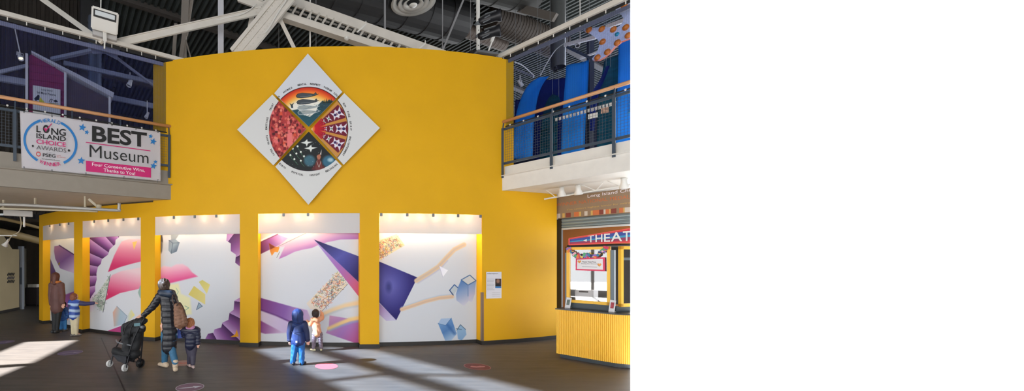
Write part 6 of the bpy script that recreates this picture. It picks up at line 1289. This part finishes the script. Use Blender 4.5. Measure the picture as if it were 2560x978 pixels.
# -- grown-up and children at the far left
d = 10.95
J = joints(d, dict(head=(140, 692), nb=(141, 706), shL=(130, 713), shR=(153, 713), elL=(127, 738), elR=(157, 738, .03), wrL=(128, 760, -.05), wrR=(157, 758, -.05), hipL=(136, 770), hipR=(148, 770), knL=(136, 800), knR=(145, 800), anL=(135, 827), anR=(143, 828)))
f = V3(.3, 1, 0); t = person('grown-up in a plum-brown coat and black leggings facing the leftmost mural', J, f, 1.6, .092, f)
blob('coat', [(J['shL'], .09, J['shR'], .09), (J['nb']-V3(0, 0, .05), .11, W(142, 740, d), .16, (1, .8, 1)), (W(142, 740, d), .16, W(142, 772, d), .165, (1, .8, 1)), (J['shL'], .085, J['elL'], .07), (J['elL'], .07, J['wrL'], .055), (J['shR'], .085, J['elR'], .07), (J['elR'], .07, J['wrR'], .055)], mat('coat_plum', (98, 66, 62), .65, vary=.15, scale=5), t, .012, 4)
bm = NB(); lathe(bm, [(.10, -.03), (.12, 0), (.11, .04), (.085, .04), (.085, -.03)], J['nb']+V3(0, 0, .0), (0, 0, 1), 22, True); ob('scarf', bm, mat('scarf_orange', (204, 126, 60), .7), t, True)
blob('hair', [(J['head']+V3(0, -.02, .02), .108, J['head']+V3(0, -.03, -.06), .10), (J['head']+V3(0, -.05, -.06), .08, J['nb']+V3(0, -.07, -.02), .06)], mat('hair_chestnut', (96, 56, 44), .6, vary=.25, scale=25), t, .009, 3)
blob('leggings', [(J['hipL'], .09, J['knL'], .062), (J['knL'], .062, J['anL']+V3(0, 0, .02), .045), (J['hipR'], .09, J['knR'], .062), (J['knR'], .062, J['anR']+V3(0, 0, .02), .045)], mat('leggings_black', (34, 36, 38), .6), t, .010, 3)
for s in 'LR': blob('shoe', shoe_caps(V3(J['an'+s].x, J['an'+s].y, .06), f, .25), mat('sneaker_dark', (52, 54, 56), .5), t, .008, 3)
d = 10.5
J = joints(d, dict(head=(186, 743), nb=(186.5, 753), shL=(178, 757), shR=(194, 757), elL=(175, 772), elR=(213, 760, .05), wrL=(176, 786), wrR=(234, 758, .12), hipL=(182, 794), hipR=(191, 794), knL=(183, 814), knR=(191, 814), anL=(183, 834), anR=(191, 835)))
J['hdR'] = V3(1, .2, 0); J['hnR'] = V3(0, -.3, 1); f = V3(.75, .6, 0); t = person('child in a blue and white puffer stretching an arm out to the mural triangle', J, f, 1.1, .085, V3(.7, .7, 0))
def stripe_mat():
    m = bpy.data.materials.new('striped_puffer'); m.use_nodes = True; nt = m.node_tree; b = nt.nodes['Principled BSDF']; tc = nt.nodes.new('ShaderNodeTexCoord'); wv = nt.nodes.new('ShaderNodeTexWave'); wv.bands_direction = 'Z'; wv.inputs['Scale'].default_value = 2.1; wv.inputs['Distortion'].default_value = 2.5
    nt.links.new(tc.outputs['Object'], wv.inputs[0]); r = nt.nodes.new('ShaderNodeValToRGB'); e = r.color_ramp.elements; e[0].position = .35; e[0].color = (*lin((36, 72, 160)), 1); e[1].position = .85; e[1].color = (*lin((170, 196, 226)), 1); nt.links.new(wv.outputs['Fac'], r.inputs[0]); nt.links.new(r.outputs[0], b.inputs['Base Color']); b.inputs['Roughness'].default_value = .5; return m
blob('jacket', [(J['shL'], .085, J['shR'], .085), (J['nb'], .07, W(186, 778, d), .125), (W(186, 775, d), .13, W(186, 790, d), .125)], stripe_mat(), t, .010, 4, quilt(.09, .010))
for s in 'LR': blob('sleeve', [(J['sh'+s], .075, J['el'+s], .062), (J['el'+s], .060, J['wr'+s], .045)], mat('sleeve_navy', (50, 50, 92), .55, vary=.1), t, .009, 3)
blob('hair', [(J['head']+V3(-.01, -.012, .018), .095, J['head']+V3(-.015, -.02, -.02), .088)], mat('hair_ginger', (130, 74, 46), .6, vary=.25, scale=25), t, .007, 3)
blob('trousers', [(J['hipL'], .075, J['knL'], .06), (J['knL'], .06, J['anL']+V3(0, 0, .01), .05), (J['hipR'], .075, J['knR'], .06), (J['knR'], .06, J['anR']+V3(0, 0, .01), .05), (J['hipL'], .08, J['hipR'], .08)], mat('trousers_sand', (206, 194, 160), .65, vary=.1), t, .009, 3)
for s in 'LR': blob('shoe', shoe_caps(V3(J['an'+s].x, J['an'+s].y, .055), f, .18), mat('shoe_grey', (120, 116, 110), .5), t, .007, 3)
d = 11.25
J = joints(d, dict(head=(158, 762), nb=(158, 770), shL=(151, 774), shR=(165, 774), elL=(148, 784), elR=(168, 784), wrL=(148, 794), wrR=(168, 794), hipL=(154, 798), hipR=(162, 798), knL=(154, 812), knR=(162, 812), anL=(153, 822), anR=(163, 822)))
J['anL'].z = J['anR'].z = .06; J['knL'].z = J['knR'].z = .24; J['hipL'].z = J['hipR'].z = .44; J['hip'].z = .44
f = V3(.4, 1, 0); t = person('smallest child in blue, half hidden beside the grown-up in the plum coat', J, f, .85, .078, f)
blob('jacket', [(J['shL'], .07, J['shR'], .07), (J['nb'], .06, W(158, 795, d), .11), (J['shL'], .065, J['elL'], .055), (J['elL'], .055, J['wrL'], .045), (J['shR'], .065, J['elR'], .055), (J['elR'], .055, J['wrR'], .045)], mat('jacket_teal_blue', (44, 92, 168), .55, vary=.2, scale=8), t, .009, 4, quilt(.07, .01))
blob('hair', [(J['head']+V3(0, -.01, .016), .088, J['head']+V3(0, -.018, -.015), .082)], HAIRD, t, .007, 3)
blob('trousers', [(J['hipL'], .068, J['knL'], .056), (J['knL'], .056, J['anL']+V3(0, 0, .01), .046), (J['hipR'], .068, J['knR'], .056), (J['knR'], .056, J['anR']+V3(0, 0, .01), .046), (J['hipL'], .07, J['hipR'], .07)], mat('trousers_blue', (60, 130, 196), .65, vary=.15), t, .009, 3)
for s in 'LR': blob('shoe', shoe_caps(V3(J['an'+s].x, J['an'+s].y, .05), f, .15), mat('shoe_grey', (120, 116, 110), .5), t, .007, 3)
# ------------------------------------------------------------------ stroller
t = empty('stroller', FL(325, 920), 'black folding stroller with white front wheels, pushed by the woman', 'stroller')
FRM = mat('stroller_frame', (38, 40, 44), .35, .4); FAB = mat('stroller_fabric', (36, 37, 40), .75, vary=.15, scale=9); RIM = mat('wheel_white', (222, 222, 220), .4)
def wheel(c, ax, r, rimm, w=.045):
    ax = Vector(ax).normalized(); bm = NB(); lathe(bm, [(r*.80, -w/2), (r*.97, -w/2), (r, -w*.25), (r, w*.25), (r*.97, w/2), (r*.80, w/2)], c, ax, 28, True); o = ob('wheel', bm, BLK if rimm is FRM else mat('tyre_pale', (206, 206, 204), .6), t, True)
    bm = NB(); lathe(bm, [(0, -w*.42), (r*.2, -w*.5), (r*.3, -w*.3), (r*.81, -w*.36), (r*.81, w*.36), (r*.3, w*.3), (r*.2, w*.5), (0, w*.42)], c, ax, 24); ob('rim', bm, rimm, o, True)
ax = Vector((.80, -.42, 0)).normalized(); fwd = Vector((-.42, -.80, 0)).normalized()
w1 = FL(274, 917.5)+V3(0, 0, .062); w2 = FL(312, 929)+V3(0, 0, .065); w3 = FL(351, 920)+V3(0, 0, .085); w4 = w3+(w1-w2)*.95; w4.z = .085
wheel(w1, (.9, -.42, 0), .062, RIM); wheel(w2, (.95, -.25, 0), .065, RIM); wheel(w3, ax, .085, FRM); wheel(w4, ax, .085, FRM)
hL, hR = W(345, 797, 7.42), W(361, 796, 7.18)
HB = [hL, hR]
def tb(nm, pts, r, m=FRM, par=None, n=6): bm = NB(); tube(bm, spline(pts, n), r, 10); return ob(nm, bm, m, par or t, True)
up1, up2 = w1+V3(.05, .05, .20), w2+V3(.05, .05, .20)
for w_, u_ in ((w1, up1), (w2, up2)): tb('fork', [w_+V3(.03, -.0, .0), w_+V3(.035, .01, .08), u_], .013)
for u_, w_, h_ in ((up1, w4, hL), (up2, w3, hR)):
    tb('side_rail', [u_, (u_+w_)/2+V3(0, 0, .08), w_+V3(0, 0, .06), w_], .013); tb('push_bar', [u_+V3(0, 0, .02), u_*.55+h_*.45+V3(-.02, 0, .03), h_], .013)
    tb('rear_leg', [w_, w_*.5+h_*.5+V3(.0, 0, -.02), h_*.8+w_*.2], .013)
tb('rear_axle', [w3, w4], .010); tb('front_bar', [up1, up2], .012); tb('handle', [hL, hL*.5+hR*.5+V3(.03, .04, .02), hR], .019, BLK)
def patchm(nm, corners, sag, m, n=10, th=.02):
    a, b, c, e = [Vector(p) for p in corners]; nn = (b-a).cross(e-a).normalized(); bm = NB(); g = [[bm.verts.new((a*(1-i/n)+b*(i/n))*(1-j/n)+(e*(1-i/n)+c*(i/n))*(j/n)+nn*sag*math.sin(math.pi*i/n)*math.sin(math.pi*j/n)*1.0) for i in range(n+1)] for j in range(n+1)]
    for p, q in zip(g, g[1:]):
        for i in range(n): bm.faces.new((p[i], p[i+1], q[i+1], q[i]))
    bmesh.ops.solidify(bm, geom=bm.faces[:], thickness=th); return ob(nm, bm, m, t, True)
# seat unit, hood, basket
sl_, sr_ = up1+V3(.03, .04, .16), up2+V3(.03, .04, .16)
def fold(f1, f2, amp): return lambda co, n: amp*math.sin(co.z*f1+co.x*f2)
blob('canopy', [(W(316, 818, 7.36), .085, W(346, 806, 7.34), .085, (1, 1.35, 1)), (W(346, 806, 7.32), .085, W(361, 803, 7.26), .055, (1, 1.5, 1)), (W(312, 832, 7.36), .065, W(352, 822, 7.32), .09, (1, 1.35, 1))], FAB, t, .010, 5, fold(30, 60, .004))
for k, (x0, y0, x1, y1) in enumerate(((309, 838, 332, 802), (322, 846, 346, 797))):
    p, q = W(x0, y0, 7.22), W(x1, y1, 7.22); tb('hood_rib', [p, (p+q)/2+V3(-.03, -.01, .03), q], .009, BLK)
blob('backrest', [(W(318, 838, 7.36), .095, W(320, 872, 7.38), .10, (1, 1.3, 1)), (W(346, 830, 7.34), .085, W(340, 868, 7.36), .085, (1, 1.3, 1))], FAB, t, .010, 5, fold(40, -30, .005))
blob('seat', [(W(288, 877, 7.40), .065, W(316, 884, 7.36), .085, (1, 1.4, 1)), (W(316, 884, 7.36), .095, W(338, 884, 7.36), .10, (1, 1.3, 1))], mat('seat_black', (28, 29, 32), .75, vary=.2, scale=9), t, .010, 5, fold(50, 25, .005))
patchm('leg_rest', [W(279, 886, 7.42), W(316, 892, 7.16), W(314, 911, 7.14), W(294, 903, 7.28)], .02, mat('basket_mesh', (74, 76, 82), .7), th=.025)
bm = NB(); box(bm, W(309, 822, 7.3), (.07, .12, .13), bev=.02); ob('hood_bracket', bm, FRM, t)
bm = NB(); box(bm, W(343, 812, 7.175), (.13, .012, .055), (.95, -.2, .1), bev=.004); ob('window', bm, mat('canopy_window', (70, 110, 120), .25), t)
bas = [up1+V3(.10, .08, -.02), up2+V3(.08, .06, -.02), w3+V3(-.06, -.06, .12), w4+V3(-.06, -.06, .12)]; lo = [p+V3(0, 0, -.10) for p in bas]; cc = sum(lo, Vector())/4; lo = [cc+(p-cc)*.8 for p in lo]
bm = NB(); a = [bm.verts.new(p) for p in bas]; b = [bm.verts.new(p) for p in lo]; bm.faces.new(b[::-1])
for i in range(4): bm.faces.new((a[i], a[(i+1) % 4], b[(i+1) % 4], b[i]))
bmesh.ops.solidify(bm, geom=bm.faces[:], thickness=.012); ob('basket', bm, mat('basket_mesh', (58, 60, 64), .7), t)
tb('bumper_bar', [sl_+V3(0, 0, .06), (sl_+sr_)/2+V3(-.04, -.10, .06), sr_+V3(0, 0, .02)], .013, GREY)
for s_, p in enumerate((W(331, 822, 7.45), W(356, 818, 7.15))): bm = NB(); lathe(bm, [(0, -.03), (.03, -.025), (.03, .025), (0, .03)], p, ax, 14); ob('hinge', bm, GREY, t, True)
# ------------------------------------------------------------------ the scene ends where the photograph ends on the right
bpy.context.view_layer.update()
kx = (1576-PCX)/F; PN = Vector((1, -kx, 0)).normalized(); done = set()
for o in list(COL.objects):
    if o.type != 'MESH' or o.name in ('wall_blocker_front', 'wall_blocker_right', 'ceiling_blocker_front', 'floor_front'): continue
    M = o.matrix_world; bb = [M @ Vector(c) for c in o.bound_box]
    if max(p.dot(PN) for p in bb) <= 0: continue
    if min(p.dot(PN) for p in bb) >= 0:
        for ch in list(o.children): bpy.data.objects.remove(ch)
        bpy.data.objects.remove(o); continue
    if o.data.users > 1: o.data = o.data.copy()
    Mi = M.inverted(); bm = NB(); bm.from_mesh(o.data); r = bmesh.ops.bisect_plane(bm, geom=bm.verts[:]+bm.edges[:]+bm.faces[:], plane_co=Mi @ Vector((0, 0, 0)), plane_no=(M.to_3x3().transposed() @ PN), clear_outer=True)
    ed = [e for e in r['geom_cut'] if isinstance(e, bmesh.types.BMEdge) and e.is_valid and e.is_boundary]
    if ed:
        try: bmesh.ops.holes_fill(bm, edges=ed, sides=0)
        except Exception: pass
    bm.to_mesh(o.data); bm.free()
for o in list(COL.objects):
    if o.type == 'MESH' and not o.data.polygons: bpy.data.objects.remove(o)
